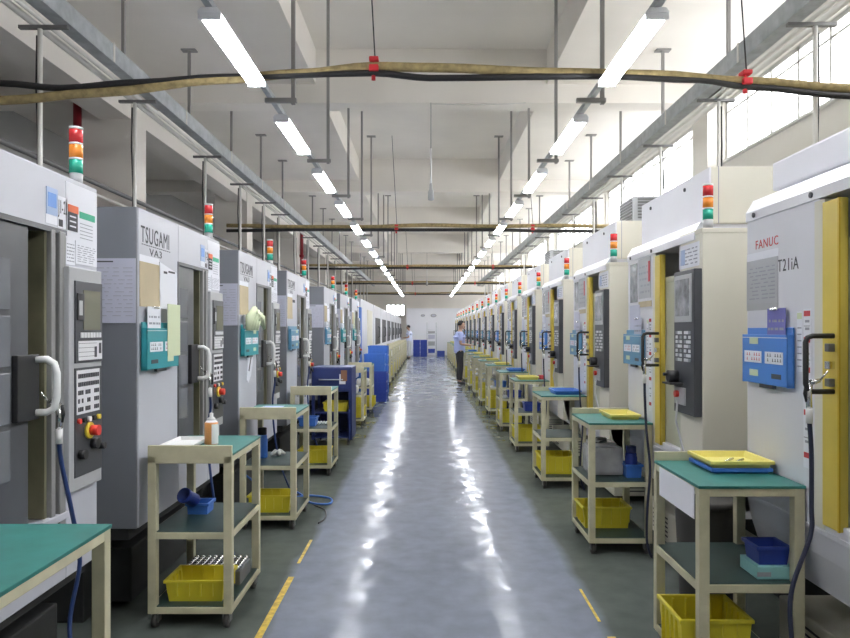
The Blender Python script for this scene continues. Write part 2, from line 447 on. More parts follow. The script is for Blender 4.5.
# ------------------------------------------------------------------ cable trays, conduits, poles
for s, word in ((-1, 'grey-machine'), (1, 'window')):
    t = thing('cable_tray', 'galvanized cable tray running high along the %s side' % word, 'cable tray', (s * 3.0, 0, 0))
    m = MB()
    m.box(s * -.05, s * -.045, 0.3, 40.5, 4.035, 4.20, steel)
    m.box(s * -.05, s * .08, 0.3, 40.5, 4.03, 4.038, steel)
    m.box(s * .075, s * .08, 0.3, 40.5, 4.035, 4.20, steel)
    obj('channel', m, t)
    for k in range(20): obj('joint_strap', MB().box(s * -.058, s * -.05, .6 + 2 * k, .63 + 2 * k, 4.03, 4.21, pole_m), t)
    for dx, r in ((.125, .02), (.235, .028)):
        c = obj('conduit_pipe', MB().cyl((s * (3.0 + dx), .3, 4.022 if r < .025 else 4.03), (s * (3.0 + dx), 40.5, 4.022 if r < .025 else 4.03), r, pole_m, 8))
        tag(c, '%s cream conduit pipe beside the cable tray on the %s side' % ('slim' if r < .025 else 'thick outer', word), 'pipe')
    for k in range(19):
        y = 3.9 + 1.9 * k
        if y > 39.5: break
        if s < 0 and k % 4 == 3 or s > 0 and k % 5 == 4: pass
        yp = (5.75, 7.62, 10.05, 11.95, 13.7)[k - 1] if s < 0 and 0 < k < 6 else 5.7 + 1.88 * (k - 1)
        if yp > 3 and not any(g - .1 < yp < g + .5 for g in ()):
            p = thing('service_pole', '%s pale pole with bracket dropping from the tray on the %s side' % (ORD[k], word), 'pole',
                      (s * 3.17, yp, 0), 'service poles of the %s-side tray' % word)
            ztop = 2.44 if s > 0 else 2.12
            obj('pole', MB().cyl((0, 0, ztop), (0, 0, 3.975), .020, pole_m, 8), p, key='pole%d' % s)
            obj('bracket_arm', MB().box(s * -.23, s * .17, -.02, .02, 3.972, 4.0, dark_steel), p, key='polearm%d' % s)
            obj('hanging_wire', MB().tube([(s * .04, .03, 3.93), (s * .05, .035, 3.5), (s * .03, .03, 3.0), (s * .05, .03, ztop)], .009, black, 6), p, key='polewire%d' % s)
        yr = 4.95 + 1.9 * k
        if yr < 40 and not any(g - .15 < yr < g + .5 for g in GIRD):
            h = thing('hanger_rod', '%s grey rod from the ceiling to the cable tray on the %s side' % (ORD[k], word), 'hanger rod',
                      (s * 2.96, yr, 0), 'rods holding the %s-side tray' % word)
            obj('rod', lambda: MB().box(-.016, .016, -.016, .016, 4.2, 5.0, rod_m), h, key='tray_rod')
            obj('foot_plate', lambda: MB().box(-.09, .09, -.05, .05, 4.984, 5.0, rod_m), h, key='tray_plate')
tag(obj('conduit_pipe', MB().cyl((-4.05, 4, 3.3), (-4.05, 40, 3.3), .03, dark_steel, 8)), 'dark pipe running level past the grey columns', 'pipe')
tag(obj('conduit_pipe', MB().cyl((-4.05, 4, 3.16), (-4.05, 40, 3.16), .02, pole_m, 8)), 'thin pale pipe just below the dark pipe past the grey columns', 'pipe')
for (x, y, wh) in ((-4.88, 9.8, 'nearest grey column'), (-4.10, 23.1, 'third grey column')):
    p = thing('fire_pipe', 'red fire riser pipe standing by the %s' % wh, 'pipe', (x, y, 0), 'red riser pipes')
    m = MB().cyl((0, 0, 0), (0, 0, 5.0), .055, red_pipe, 12); obj('riser', m, p)
    obj('collar', MB().cyl((0, 0, 3.9), (0, 0, 3.98), .075, red_pipe, 12), p)

# ------------------------------------------------------------------ hose bundles across the hall
def bundle(Y, blk, brn, ties, label, r1, r2, n=0):
    t = thing('hose_bundle', label, 'hoses', (0, Y, 0), 'hoses strung across the hall')
    def dense(p):
        out = []
        for a, b in zip(p, p[1:]):
            for j in range(4):
                f = j / 4; g = f * f * (3 - 2 * f)
                out.append((a[0] + (b[0] - a[0]) * f, 0, a[1] + (b[1] - a[1]) * g))
        return out + [(p[-1][0], 0, p[-1][1])]
    a = dense(blk); b = dense(brn)
    obj('black_hose', MB().tube(a, r1, black, 8), t, (0, 0.0, 0), label='black hose')
    obj('dusty_duct', MB().tube(b, r2, dust_yellow, 10), t, (0, 0.01, 0), label='dusty yellow-brown duct')
    for x, z in ties:
        obj('tie', MB().tube([(x - .012, 0, z - .09), (x - .012, 0, z + .09)], .018, red_tie, 6).box(x - .045, x + .03, -.055, .055, z - .03, z + .02, red_tie, .01)
            .box(x - .045, x + .03, -.05, .05, z + .05, z + .085, red_tie, .01), t)
        w_ = obj('suspension_wire', MB().cyl((x, Y, z + .086), (x - .1, Y, 5.5 if -1.5 < x < 1.7 else 5.0), .006, black, 6))
        tag(w_, 'thin black wire holding the %s hose bundle %s' % (ORD[n], 'over the aisle' if x < 1 else 'near the windows'), 'wire', 'wires holding the hose bundles')
k8 = 0.00794
def pz(l): return [((x - 426) * k8, 1.5 + (330 - y) * k8) for x, y in l]
bundle(5.56, pz([(-380, 80), (0, 83), (60, 88), (140, 82), (220, 77), (374, 73), (430, 78), (600, 76), (700, 80), (750, 87), (850, 96), (940, 100)]),
       pz([(-380, 118), (0, 100), (100, 92), (220, 79), (300, 73), (374, 66), (430, 67), (560, 72), (650, 74), (750, 81), (850, 88), (940, 92)]),
       [(-.405, 3.575), (2.545, 3.47)], 'sagging black hose and yellow-brown duct, first across the hall, tied with red bands', .027, .036)
for j, (Y, z) in enumerate(((14.4, 3.60), (22.9, 3.57), (31.3, 3.60), (39.8, 3.57))):
    R = random.Random(j + 3)
    xs = [-4.1, -2.6, -1.3, 0, 1.38, 2.6, 3.9]
    bundle(Y, [(x, z - .04 + R.uniform(-.03, .03) * (abs(x) > .5 and abs(abs(x) - 1.34) > .1)) for x in xs],
           [(x, z + .03 + R.uniform(-.02, .03)) for x in xs], [(-.6, z - .02), (2.2, z - .02)] if j < 3 else [(-.6, z - .02)],
           '%s hose pair across the hall counted from the camera' % ORD[j + 1], .035, .04, j + 1)
# pendant sockets
for Y, wh, x in ((9.952, 'near', 0.07), (29.152, 'far', 0.04)):
    p = thing('pendant_socket', '%s grey pendant socket hanging mid aisle on a white drop rod' % wh, 'pendant', (x, Y, 0), 'pendants over the aisle')
    obj('cord', MB().cyl((0, 0, 4.05), (0, 0, 4.73), .006, dark_steel, 6).tube([(0, 0, 4.715), (.6, 0, 4.70), (1.1, 0, 4.715), (1.35, 0, 4.73)], .008, pole_m, 6), p, key='pcord')
    obj('drop_rod', MB().cyl((0, 0, 3.55), (0, 0, 4.08), .013, white_pl, 8), p, key='prod')
    obj('socket', MB().lathe([(.012, 3.59), (.02, 3.57), (.026, 3.50), (.042, 3.46), (.042, 3.35), (.02, 3.34)], panel_grey), p, key='psock')

# ------------------------------------------------------------------ shared machine parts
def signal_tower(par, loc, h=0.245):
    t = obj('signal_tower', lambda: MB().cyl((0, 0, 0), (0, 0, .05), .027, panel_grey, 14).cyl((0, 0, .05), (0, 0, .245), .020, white_pl, 12)
            .cyl((0, 0, .107), (0, 0, .115), .0285, white_pl, 14).cyl((0, 0, .172), (0, 0, .18), .0285, white_pl, 14).cyl((0, 0, .237), (0, 0, .248), .0285, white_pl, 14),
            par, loc, key='tower')
    for nm, m, z in (('green_lens', lens_g, .05), ('amber_lens', lens_a, .115), ('red_lens', lens_r, .18)):
        obj(nm, lambda m=m: MB().cyl((0, 0, 0), (0, 0, .057), .028, m, 14), t, (0, 0, z), key='lens_' + nm)
    return t

def holder(S, X, Y0, u0, u1, z0, z1, colm, label, sheetm=None, sheet2=None, key=None, group=None):
    """document holder hanging on a machine front at S*(d<0)"""
    t = thing('document_holder', label, 'document holder', (X, Y0, 0), group)
    w = u1 - u0; h = z1 - z0
    def body():
        m = MB()
        m.box(S * -.003, S * -.010, u0, u1, z0 + .02, z1, colm, .002)
        m.box(S * -.028, S * -.034, u0, u1, z0 + .02, z1 - .03, colm, .002)
        m.box(S * -.003, S * -.034, u0, u0 + .006, z0 + .01, z1 - .03, colm); m.box(S * -.003, S * -.034, u1 - .006, u1, z0 + .01, z1 - .03, colm)
        m.box(S * -.003, S * -.034, u0, u1, z0 + .012, z0 + .025, colm, .003)
        m.box(S * -.012, S * -.03, u0 + .32 * w, u0 + .62 * w, z0 - .005, z0 + .014, panel_dark, .003)
        m.box(S * -.034, S * -.0365, u0, u1, z1 - .045, z1 - .042, white_pl)
        # slots
        m.box(S * -.034, S * -.0352, u0 + .12 * w, u0 + .32 * w, z0 + .16 * h, z0 + .24 * h, panel_dark)
        m.box(S * -.034, S * -.0352, u0 + .62 * w, u0 + .82 * w, z0 + .17 * h, z0 + .28 * h, paper_y)
        m.box(S * -.034, S * -.0352, u0 + .62 * w, u0 + .82 * w, z0 + .72 * h, z0 + .84 * h, paper_y)
        return m
    obj('pocket', body, t, key=key and key + 'p')
    R = random.Random(int(Y0 * 10))
    for a, b, nm in ((.08, .46, 'name_label'), (.54, .94, 'name_label')):
        m = MB(); m.box(S * -.034, S * -.036, u0 + a * w, u0 + b * w, z0 + .40 * h, z0 + .60 * h, paper)
        for q in range(6):
            ua = u0 + (a + .03 + (b - a - .06) * q / 6) * w
            for row in range(2):
                zz = z0 + (.44 + .08 * row) * h
                if (q + row) % 5 == 4: continue
                m.box(S * -.036, S * -.0366, ua, ua + .028 * w, zz, zz + .012 * h, ink_red if a > .5 else ink); m.box(S * -.036, S * -.0366, ua + .01 * w, ua + .02 * w, zz, zz + .05 * h, ink_red if a > .5 else ink)
        obj(nm, m, t, key=key and key + 'l%g' % a)
    if sheetm:
        m = MB(); sheet(m, S, -.014, u0 + .12 * w, u0 + .50 * w, z0 + .3 * h, z1 + .32 * h, sheetm, 6, ink_l)
        obj('sheet', m, t, key=key and key + 's')
        obj('spring_clip', MB().box(S * -.01, S * -.03, u0 + .24 * w, u0 + .40 * w, z1 + .28 * h, z1 + .33 * h, chrome, .004), t, key=key and key + 'c', label='chrome spring clip')
    if sheet2:
        m = MB(); sheet(m, S, -.037, u0 + .60 * w, u0 + 1.02 * w, z0 + .28 * h, z1 + .40 * h, sheet2)
        obj('sheet', m, t, label='pale green-yellow sheet hung over the pocket', key=key and key + 't')
    return t

def air_gun(S, X, Y, z, label, hosem, path, group='air guns hung on machine handles'):
    t = thing('air_blow_gun', label, 'air gun', (X, Y, 0), group)
    m = MB()
    m.tube([(0, 0, z + .02), (S * -.004, .0, z - .03), (S * -.002, 0, z - .075)], .011, chrome, 8)
    m.tube([(0, 0, z + .02), (S * .03, -.015, z + .03)], [.012, .007], chrome, 8)
    m.tube([(S * .03, -.015, z + .03), (S * .05, -.03, z + .065)], .004, chrome, 6)
    obj('gun_body', m, t)
    obj('trigger', MB().tube([(S * -.014, 0, z + .015), (S * -.02, 0, z - .02), (S * -.012, 0, z - .05)], .005, black, 6), t)
    obj('coupling', MB().cyl((S * -.002, 0, z - .075), (S * -.002, 0, z - .13), .013, white_pl, 8), t)
    pts = [(S * -.002, 0, z - .12)] + path
    # smooth
    P = [Vector(p) for p in pts]; out = []
    for i in range(len(P) - 1):
        p0, p1, p2, p3 = P[max(i - 1, 0)], P[i], P[i + 1], P[min(i + 2, len(P) - 1)]
        for j in range(6):
            f = j / 6
            out.append(0.5 * ((2 * p1) + (-p0 + p2) * f + (2 * p0 - 5 * p1 + 4 * p2 - p3) * f * f + (-p0 + 3 * p1 - 3 * p2 + p3) * f ** 3))
    out.append(P[-1])
    obj('air_hose', MB().tube(out, .0085, hosem, 7), t)
    return t

# ------------------------------------------------------------------ grey machining centres (left row)
LX = -1.45; LW = 1.385
L_Y = [1.70, 3.53, 5.43, 7.31, 9.97, 11.85, 13.72]
def grey_machine(i, Y0):
    S = -1
    look = ['with blue notice and dark sliding door, beside the long teal-topped cart', 'with black lettering and long white torn sheet, behind the spray-can cart',
            'with drooping green sheet on its teal holder, behind the blue-bottle cart', 'with faint lettering, beside the cart before the navy cabinet'][i] if i < 4 else \
        '%s from the camera in the row with charcoal doors' % ORD[i]
    t = thing('machining_centre', 'grey machine tool ' + look, 'machine', (LX, Y0, 0), 'grey machines along the aisle')
    def body():
        m = MB(); D = .28; b = .006
        m.box(S * 0, S * D, 0, .57, .5, 2.12, gm_front, b)
        m.box(S * 0, S * D, .57, LW, 1.895, 2.12, gm_front, b)
        m.box(S * 0, S * D, 1.12, LW, .5, 1.895, gm_front, b)
        m.box(S * 0, S * D, .57, 1.12, .5, .77, gm_front, b)
        m.box(S * .28, S * 1.85, 0.0, LW, .5, 2.10, gm_front, b)
        m.box(S * -.012, S * .02, .57, 1.12, .745, .775, gm_front, .004)
        m.box(S * .05, S * 1.7, -.0, LW, .44, .5, base_dark)
        return m
    obj('body', body, t, key='gm_body')
    obj('side_panel', lambda: MB().box(S * .004, S * 1.8, -.014, .0, .5, 2.12, gm_side, .004), t, key='gm_sidep', label='darker blue-grey side panel')
    obj('interior', lambda: MB().box(S * .16, S * .27, .575, 1.115, .775, 1.89, gm_inner).box(S * .012, S * .16, .982, .997, .775, 1.89, gm_inner), t, key='gm_int')
    obj('door_frame', lambda: MB().box(S * -.006, S * .10, 1.0, 1.03, .775, 1.89, gm_trim, .003).box(S * -.01, S * .1, 1.055, 1.10, .70, 1.89, gm_trim, .004)
        .box(S * -.004, S * .1, .555, .575, .775, 1.9, gm_dark).box(S * -.004, S * .1, .57, 1.12, 1.88, 1.9, gm_dark), t, key='gm_df')
    d = obj('door', lambda: MB().box(S * .01, S * .05, .572, .87, .775, 1.89, gm_dark, .004), t, key='gm_door', label='charcoal sliding door')
    def panes():
        m = MB()
        for k in range(4):
            z = 1.75 - .2 * k; m.box(S * .012, S * .004, .59, .75, z - .18, z, gm_pane, .003)
        return m
    obj('door_window', panes, d, key='gm_win')
    h = obj('handle_plate', lambda: MB().box(S * .01, S * -.012, .765, .905, 1.17, 1.41, black, .004), d, key='gm_hp')
    obj('handle', lambda: MB().tube([(S * -.01, .885, 1.39), (S * -.045, .895, 1.392), (S * -.068, .902, 1.375), (S * -.076, .905, 1.34), (S * -.076, .905, 1.25), (S * -.068, .902, 1.21), (S * -.045, .895, 1.195), (S * -.01, .885, 1.195)], .0135, white_pl, 10),
        h, key='gm_handle', label='white bar handle')
    c = obj('control_panel', lambda: MB().box(S * .0, S * -.03, 1.085, 1.365, .845, 1.755, panel_grey, .005).box(S * -.03, S * -.034, 1.125, 1.358, .90, 1.345, panel_dark, .002).box(S * -.03, S * -.036, 1.125, 1.358, 1.365, 1.70, panel_dark, .002), t, key='gm_cp')
    obj('screen', lambda: MB().box(S * -.036, S * -.038, 1.19, 1.335, 1.50, 1.665, screen_m).box(S * -.036, S * -.041, 1.135, 1.19, 1.54, 1.65, black, .003).box(S * -.041, S * -.043, 1.142, 1.17, 1.56, 1.62, panel_grey), c, key='gm_scr')
    def keys():
        m = MB()
        m.box(S * -.036, S * -.039, 1.145, 1.35, 1.375, 1.455, key_white)
        for k in range(7): m.box(S * -.036, S * -.040, 1.165 + .026 * k, 1.184 + .026 * k, 1.468, 1.49, key_white)
        for k in range(4): m.box(S * -.039, S * -.0398, 1.145, 1.30, 1.39 + .018 * k, 1.3915 + .018 * k, ink)
        m.box(S * -.039, S * -.0402, 1.28, 1.30, 1.385, 1.43, ink); m.box(S * -.039, S * -.0402, 1.32, 1.34, 1.40, 1.445, ink)
        m.box(S * -.034, S * -.037, 1.135, 1.33, 1.155, 1.335, key_white)
        for row in range(5):
            for q in range(12):
                if row < 3 and q in (3, 7, 8): continue
                if row == 1 and q in (1, 4): continue
                u = 1.144 + .0152 * q
                m.box(S * -.037, S * -.039, u, u + .010, 1.166 + .034 * row, 1.184 + .034 * row, ink)
        return m
    obj('keypad', keys, c, key='gm_keys')
    obj('emergency_stop', lambda: MB().cyl((S * -.034, 1.235, 1.08), (S * -.046, 1.235, 1.08), .034, yel_btn, 14).cyl((S * -.046, 1.24, 1.08), (S * -.078, 1.24, 1.08), .022, red_btn, 14), c, key='gm_es', label='red mushroom button on yellow collar')
    for k, mm in enumerate((red_btn, black, white_pl, black, yel_btn)):
        obj('button', lambda: MB().cyl((S * -.034, 1.15 + .042 * k, 1.128), (S * -.046, 1.15 + .042 * k, 1.128), .011, mm, 10), c, key='gm_b%d' % k)
    for k, (u, z, r) in enumerate(((1.27, 1.02, .022), (1.165, .99, .02), (1.335, 1.0, .015))):
        obj('dial', lambda: MB().cyl((S * -.034, u, z), (S * -.06, u, z), r, black, 12), c, key='gm_d%d' % k)
    obj('name_label', lambda: MB().box(S * -.034, S * -.036, 1.30, 1.35, 1.055, 1.067, white_pl), c, key='gm_nl')
    obj('base', lambda: MB().box(S * .30, S * 1.75, .05, LW - .05, 0, .44, base_dark, .01).box(S * .12, S * .5, .2, LW - .1, .05, .34, base_dark, .01), t, key='gm_base')
    signal_tower(t, (S * .05, 1.30, 2.12))
    if i < 4:
        lt = MB(); put_text(lt, 'TSUGAMI', S, -.0006, .03, .42, 1.95, 2.035, ink)
        for k in range(14): lt.box(0, .0012, .04 + .029 * k, .06 + .029 * k, 1.938, 1.942, ink)
        obj('lettering', lt, t); lt = MB(); put_text(lt, 'VA3', S, -.0006, .14, .31, 1.89, 1.928, ink)
        obj('lettering', lt, t)
    # notices
    obj('notice', lambda: MB().box(S * .0, S * -.003, .97, 1.05, 1.945, 2.05, paper_b).box(S * -.003, S * -.0038, .98, 1.04, 1.975, 2.03, azure).box(S * 0, S * -.002, .965, 1.05, 1.91, 1.945, paper), t, key='gm_n1', label='pale blue notice')
    n = MB(); n.box(0, S * -.002, 1.053, 1.125, 1.905, 2.03, paper)
    put_text(n, 'J1-2%d' % (1 + i), S, -.0026, 1.055, 1.122, 1.945, 2.015, ink); n.box(S * -.002, S * -.003, 1.06, 1.09, 1.91, 1.938, ink)
    obj('number_sign', n, t, label='white sign with black machine number')
    def stk():
        n = MB(); n.box(S * -.002, S * -.005, 1.13, 1.205, 1.905, 1.98, ink); n.box(S * -.002, S * -.0055, 1.13, 1.21, 1.98, 2.01, ink_orange)
        for k in range(3): n.box(S * -.005, S * -.0058, 1.14, 1.19, 1.92 + .02 * k, 1.926 + .02 * k, paper)
        return n
    obj('sticker', stk, t, key='gm_n3', label='orange and black sticker')
    def big():
        n = MB(); n.box(0, S * -.002, 1.115, 1.38, 1.87, 2.10, paper); n.box(S * -.002, S * -.003, 1.225, 1.36, 1.968, 1.996, ink_green)
        sheet(n, S, -.0005, 1.115, 1.185, 1.765, 1.87, paper, 6, ink_l); sheet(n, S, -.0012, 1.19, 1.375, 1.775, 1.87, paper, 8, ink_l)
        for k in range(5): n.box(S * -.002, S * -.0028, 1.23, 1.34, 1.885 + .015 * k, 1.888 + .015 * k, ink_l)
        return n
    obj('notice', big, t, key='gm_n4', label='large white notice with green heading')
    if i >= 1:
        def post():
            m = MB(); m.box(S * .008, S * .30, -.018, -.0145, 1.535, 1.86, paper_l)
            R = random.Random(5)
            for k in range(13):
                d = .022
                while d < .27:
                    l = R.uniform(.01, .05); m.box(S * d, S * min(d + l, .285), -.019, -.018, 1.57 + .02 * k, 1.573 + .02 * k, ink_l); d += l + R.uniform(.008, .03)
            m.box(S * .12, S * .2, -.019, -.018, 1.84, 1.847, ink)
            return m
        obj('notice', post, t, key='gm_post', label='large lavender printed sheet on the side panel')
        n = MB(); n.box(0, S * -.004, .01, .27, 1.66, 1.85, kraft); n.box(0, S * -.006, .01, .27, 1.62, 1.66, kraft); n.box(0, S * -.002, .01, .27, 1.85, 1.885, paper)
        obj('notice_board', n, t, key='gm_kraft', label='tan card with white strip')
        if i in (1, 4):
            n = MB(); n.prism([(.275, 1.62), (.285, 1.68), (.272, 1.74), (.282, 1.80), (.275, 1.87), (.53, 1.83), (.54, 1.78), (.535, 1.70), (.545, 1.66), (.52, 1.625), (.40, 1.615)], .0, .004, paper, 'x')
            n.box(S * -.004, S * -.005, .40, .5, 1.822, 1.832, ink); n.box(S * -.004, S * -.005, .33, .38, 1.812, 1.825, ink)
            obj('torn_sheet', n, t, label='white torn sheet')
        if i == 2:
            n = MB()
            n.prism([(.22, 1.10), (.27, 1.07), (.36, 1.13), (.42, 1.24), (.40, 1.34), (.32, 1.35), (.22, 1.32), (.26, 1.20)], 0, .004, paper, 'x')
            n.prism([(.27, 1.17), (.30, 1.16), (.37, 1.28), (.35, 1.29)], .004, .005, ink, 'x')
            obj('torn_sheet', n, t, label='white torn sheet with black stripe')
        if i == 3:
            n = MB(); n.box(S * 0, S * -.004, .30, .42, 1.80, 1.83, ink)
            obj('bracket', n, t)
        if i >= 5:
            n = MB(); n.prism([(.28, 1.5), (.50, 1.42), (.53, 1.6), (.50, 1.75), (.36, 1.86), (.30, 1.8)], 0, .004, paper if i == 5 else paper_y, 'x')
            obj('hanging_sheet', n, t)
    return t
for i, y in enumerate(L_Y):
    grey_machine(i, y)
hol = {1: ('teal document holder with pale yellow-green sheet on the lettered grey machine', tealh, paper, paper_y),
       2: ('teal document holder with drooping green papers on the third grey machine', tealh, paper, None),
       3: ('cyan document holder on the fourth grey machine', steelblue, None, None),
       4: ('cyan document holder with white paper on the fifth grey machine', steelblue, paper, None),
       5: ('pale teal document holder on the sixth grey machine', tealh, paper, None),
       6: ('pale teal document holder on the seventh grey machine', tealh, paper_y, None)}
for i, (lb, cm, s1, s2) in hol.items():
    t = holder(-1, LX + .006, L_Y[i], .01, .46, 1.285, 1.54, cm, lb, s1, s2, group='document holders on the grey machines')
    if i == 2:
        m = MB()
        for q in range(4):
            x = .048 + .004 * q; y = .06 + .07 * q
            m.tube([(x, y, 1.50), (x + .01, y + .02, 1.60), (x + .03, y + .08, 1.66 - .02 * q), (x + .03, y + .16, 1.60 - .03 * q)], [.02, .035, .03, .012], paper_y, 8)
        obj('sheet', m, t, label='curled pale green papers')
for i in (0, 1, 2, 3):
    lb = 'silver air gun with %s hose on the handle of the %s grey machine' % ('blue coiled' if i == 0 else 'blue', ORD[i])
    air_gun(-1, LX + .076, L_Y[i] + .918, 1.205, lb, hose_b, [(.0, .02, 1.0), (.02, .06, .8), (.03, .10, .60), (.0, .08, .35), (.08, .02, .12), (.16, .1, .01)] if i == 0 else
            [(-.01, .05, 1.0), (-.03, .06, .85), (-.02, .07, .6), (.02, .1, .3), (.1, .2, .01)])
# ------------------------------------------------------------------ white machines with black windows, far along the left
def white_machine(i, Y0, w=2.9):
    t = thing('machining_centre', '%s white machine with tall black windows beyond the grey machines' % ORD[i], 'machine', (LX, Y0, 0), 'white machines with black windows')
    S = -1
    def body():
        m = MB(); m.box(0, S * 1.8, 0, w, .35, 2.2, wm_front, .012); m.box(S * .1, S * 1.7, .05, w - .05, 0, .35, base_dark)
        m.box(0, S * -.03, .3, w - .2, .95, 1.02, wm_front, .005)
        return m
    obj('body', body, t, key='wm2_body')
    obj('window_frame', lambda: MB().box(0, S * -.012, .35, w - .35, 1.05, 1.88, wm_front, .004), t, key='wm2_f')
    for a, b in ((.40, 1.42), (1.5, w - .4)):
        obj('window_pane', lambda a=a, b=b: MB().box(S * -.012, S * -.016, a, b, 1.08, 1.85, mat('black_window', (.015, .016, .02), .5)), t, key='wm2_p%g' % a)
    obj('handle', lambda: MB().tube([(S * -.016, 1.46, 1.6), (S * -.07, 1.46, 1.58), (S * -.07, 1.46, 1.3), (S * -.016, 1.46, 1.28)], .012, black, 8), t, key='wm2_h')
t = thing('machining_centre', 'plain white machine between the grey machines and the black-windowed ones', 'machine', (LX, 15.6, 0))
obj('body', MB().box(0, -1.8, 0, 3.6, .35, 2.2, wm_front, .012), t); obj('base', MB().box(-.1, -1.7, .05, 3.5, 0, .35, base_dark), t)
obj('door', MB().box(0, .012, 1.6, 3.2, .95, 2.0, wm_cream, .004), t)
for i in range(7):
    white_machine(i, 19.5 + 3.05 * i)

# ------------------------------------------------------------------ white and cream machining centres (right row)
RX_ = 1.52; RW = 1.415
R_Y = [1.90 + 1.95 * k for k in range(18)]
def cream_machine(i, Y0):
    S = 1
    look = 'with red and black lettering, at the camera end of its row' if i == 0 else ('%s from the camera in the row with yellow doors' % ORD[i])
    t = thing('machining_centre', 'white and cream machine ' + look, 'machine', (RX_, Y0, 0), 'white and cream machines by the windows')
    def body():
        m = MB(); D = .25; b = .006
        m.box(0, D, .80, RW, .73, 2.01, wm_front, b)                     # far front panel
        m.box(0, .7, 0, .335, .50, 2.06, wm_cream, b)                    # near pillar
        m.box(-.004, .01, .34, .02 + .30, 1.86, 2.0, wm_front)
        m.box(0, D, .335, .80, .73, .78, wm_front, b)
        m.prism([(-.006, 2.008), (-.006, 2.05), (.03, 2.11), (.4, 2.14), (.4, 2.008)], .10, RW, wm_front)   # fascia
        m.box(D, 1.9, .335, RW, .5, 2.05, wm_cream, b)
        m.box(.7, 1.9, 0, .335, .5, 2.05, wm_cream, b)
        m.prism([(0, .73), (.02, .62), (.07, .46), (.4, .46), (.4, .73)], .0, RW, wm_front)           # apron, leaning in
        m.box(-.006, .02, .30, RW - .02, .715, .735, wm_front, .003)      # drip lip
        m.box(-.004, .7, -.004, .339, 2.035, 2.062, wm_cream, .003)
        return m
    obj('body', body, t, key='cm_body')
    if i == 0:
        up = lambda: MB().box(.08, 1.9, .2, RW - .08, 2.14, 2.27, wm_front, .01)
    else:
        up = lambda: MB().box(.08, 1.9, .08, RW - .10, 2.1, 2.42, wm_cream, .008).box(.072, .082, .082, RW - .102, 2.12, 2.415, wm_front).box(.12, .125, .0785, .081, 2.1, 2.42, ink_l)
    obj('upper_cover', up, t, key='cm_up0' if i == 0 else 'cm_up')
    obj('interior', lambda: MB().box(.20, .245, .34, .80, .78, 2.01, gm_inner).box(.10, .2, .34, .40, 1.90, 1.93, wm_inner).box(.022, .05, .335, .66, .785, 1.84, wm_inner, .004)
        .box(.02, .06, .5, .62, 1.80, 1.83, wm_inner, .004), t, key='cm_int')
    d = obj('door', lambda: MB().box(-.012, .02, .65, .765, .76, 1.985, yellow, .004).box(-.016, -.010, .65, .66, .76, 1.985, yellow_edge).box(-.002, .03, .765, .835, .74, 2.0, wm_cream), t, key='cm_door', label='yellow sliding door')
    obj('handle', lambda: MB().tube([(-.01, .69, 1.478), (-.09, .69, 1.478), (-.108, .69, 1.472), (-.115, .69, 1.455), (-.115, .69, 1.30), (-.108, .69, 1.28), (-.09, .69, 1.272), (-.01, .69, 1.272)], .010, black, 10), d, key='cm_handle', label='black bar handle')
    for q, (z, mm) in enumerate(((1.42, dark_steel), (1.29, dark_steel), (1.355, chrome))):
        obj('latch', lambda: MB().box(-.012, -.035, .68, .71, z, z + .03, mm, .003), d, key='cm_latch%d' % q)
    c = obj('control_panel', lambda: MB().box(0, -.045, .0, .315, 1.02, 1.84, panel_dark, .006), t, key='cm_cp')
    obj('screen', lambda: MB().box(-.045, -.05, .03, .295, 1.545, 1.815, panel_grey, .003).box(-.05, -.053, .06, .27, 1.58, 1.79, film), c, key='cm_scr', label='screen under clear wrinkled film')
    def keys():
        m = MB()
        for row in range(7):
            for q in range(7):
                if q in (3,) or (row in (2, 5) and q in (1, 5)): continue
                m.box(-.045, -.05, .05 + .033 * q, .076 + .033 * q, 1.32 + .026 * row, 1.338 + .026 * row, key_white if (q + row) % 3 else key_grey)
        return m
    obj('keypad', keys, c, key='cm_keys')
    obj('hand_wheel', lambda: MB().cyl((-.045, .26, 1.23), (-.10, .26, 1.23), .035, black, 14).cyl((-.1, .28, 1.24), (-.12, .28, 1.24), .01, black, 8).box(-.045, -.12, .17, .30, 1.185, 1.195, black), c, key='cm_hw')
    obj('emergency_stop', lambda: MB().cyl((-.045, .22, 1.13), (-.075, .22, 1.13), .02, red_btn, 12).box(-.045, -.055, .12, .28, 1.07, 1.17, panel_grey, .003), c, key='cm_es')
    obj('cable', lambda: MB().tube([(-.05, .24, 1.09), (-.075, .2, .98), (-.06, .15, .85), (-.05, .1, .76), (-.03, .06, .72)], .006, panel_grey, 6), c, key='cm_cable')
    obj('notice', lambda: (lambda m: (sheet(m, S, .0, .04, .33, 1.86, 1.995, paper, 5, ink_l), m.box(-.003, -.004, .25, .32, 1.88, 1.97, paper_b), m)[2])(MB()), t, key='cm_n0', label='white notice above the control panel')
    obj('base', lambda: MB().box(.45, 1.8, .05, RW - .05, 0, .47, base_dark, .01), t, key='cm_base')
    def tank():
        m = MB().box(.12, .52, .3, RW - .06, .05, .27, wm_cream, .01)
        for k in range(5): m.box(.118, .12, .9, 1.2, .09 + .03 * k, .10 + .03 * k, ink)
        for k in range(5): m.box(.2, .42, .298, .30, .09 + .03 * k, .10 + .03 * k, ink)
        m.cyl((.2, .4, 0), (.2, .4, .05), .025, rubber, 8); m.cyl((.2, 1.2, 0), (.2, 1.2, .05), .025, rubber, 8)
        return m
    obj('coolant_tank', tank, t, key='cm_tank', label='cream coolant tank with slots')
    signal_tower(t, (.045, .035, 2.062))
    for u, z, d0 in ((.85, 2.03, -.012), (1.33, 2.03, -.012)) + (((.45, 2.36, .064), (1.1, 2.36, .064)) if i else ()):
        obj('bolt', lambda: MB().cyl((d0, u, z), (d0 + .01, u, z), .012, ink, 8), t, key='cm_bolt%g' % u)
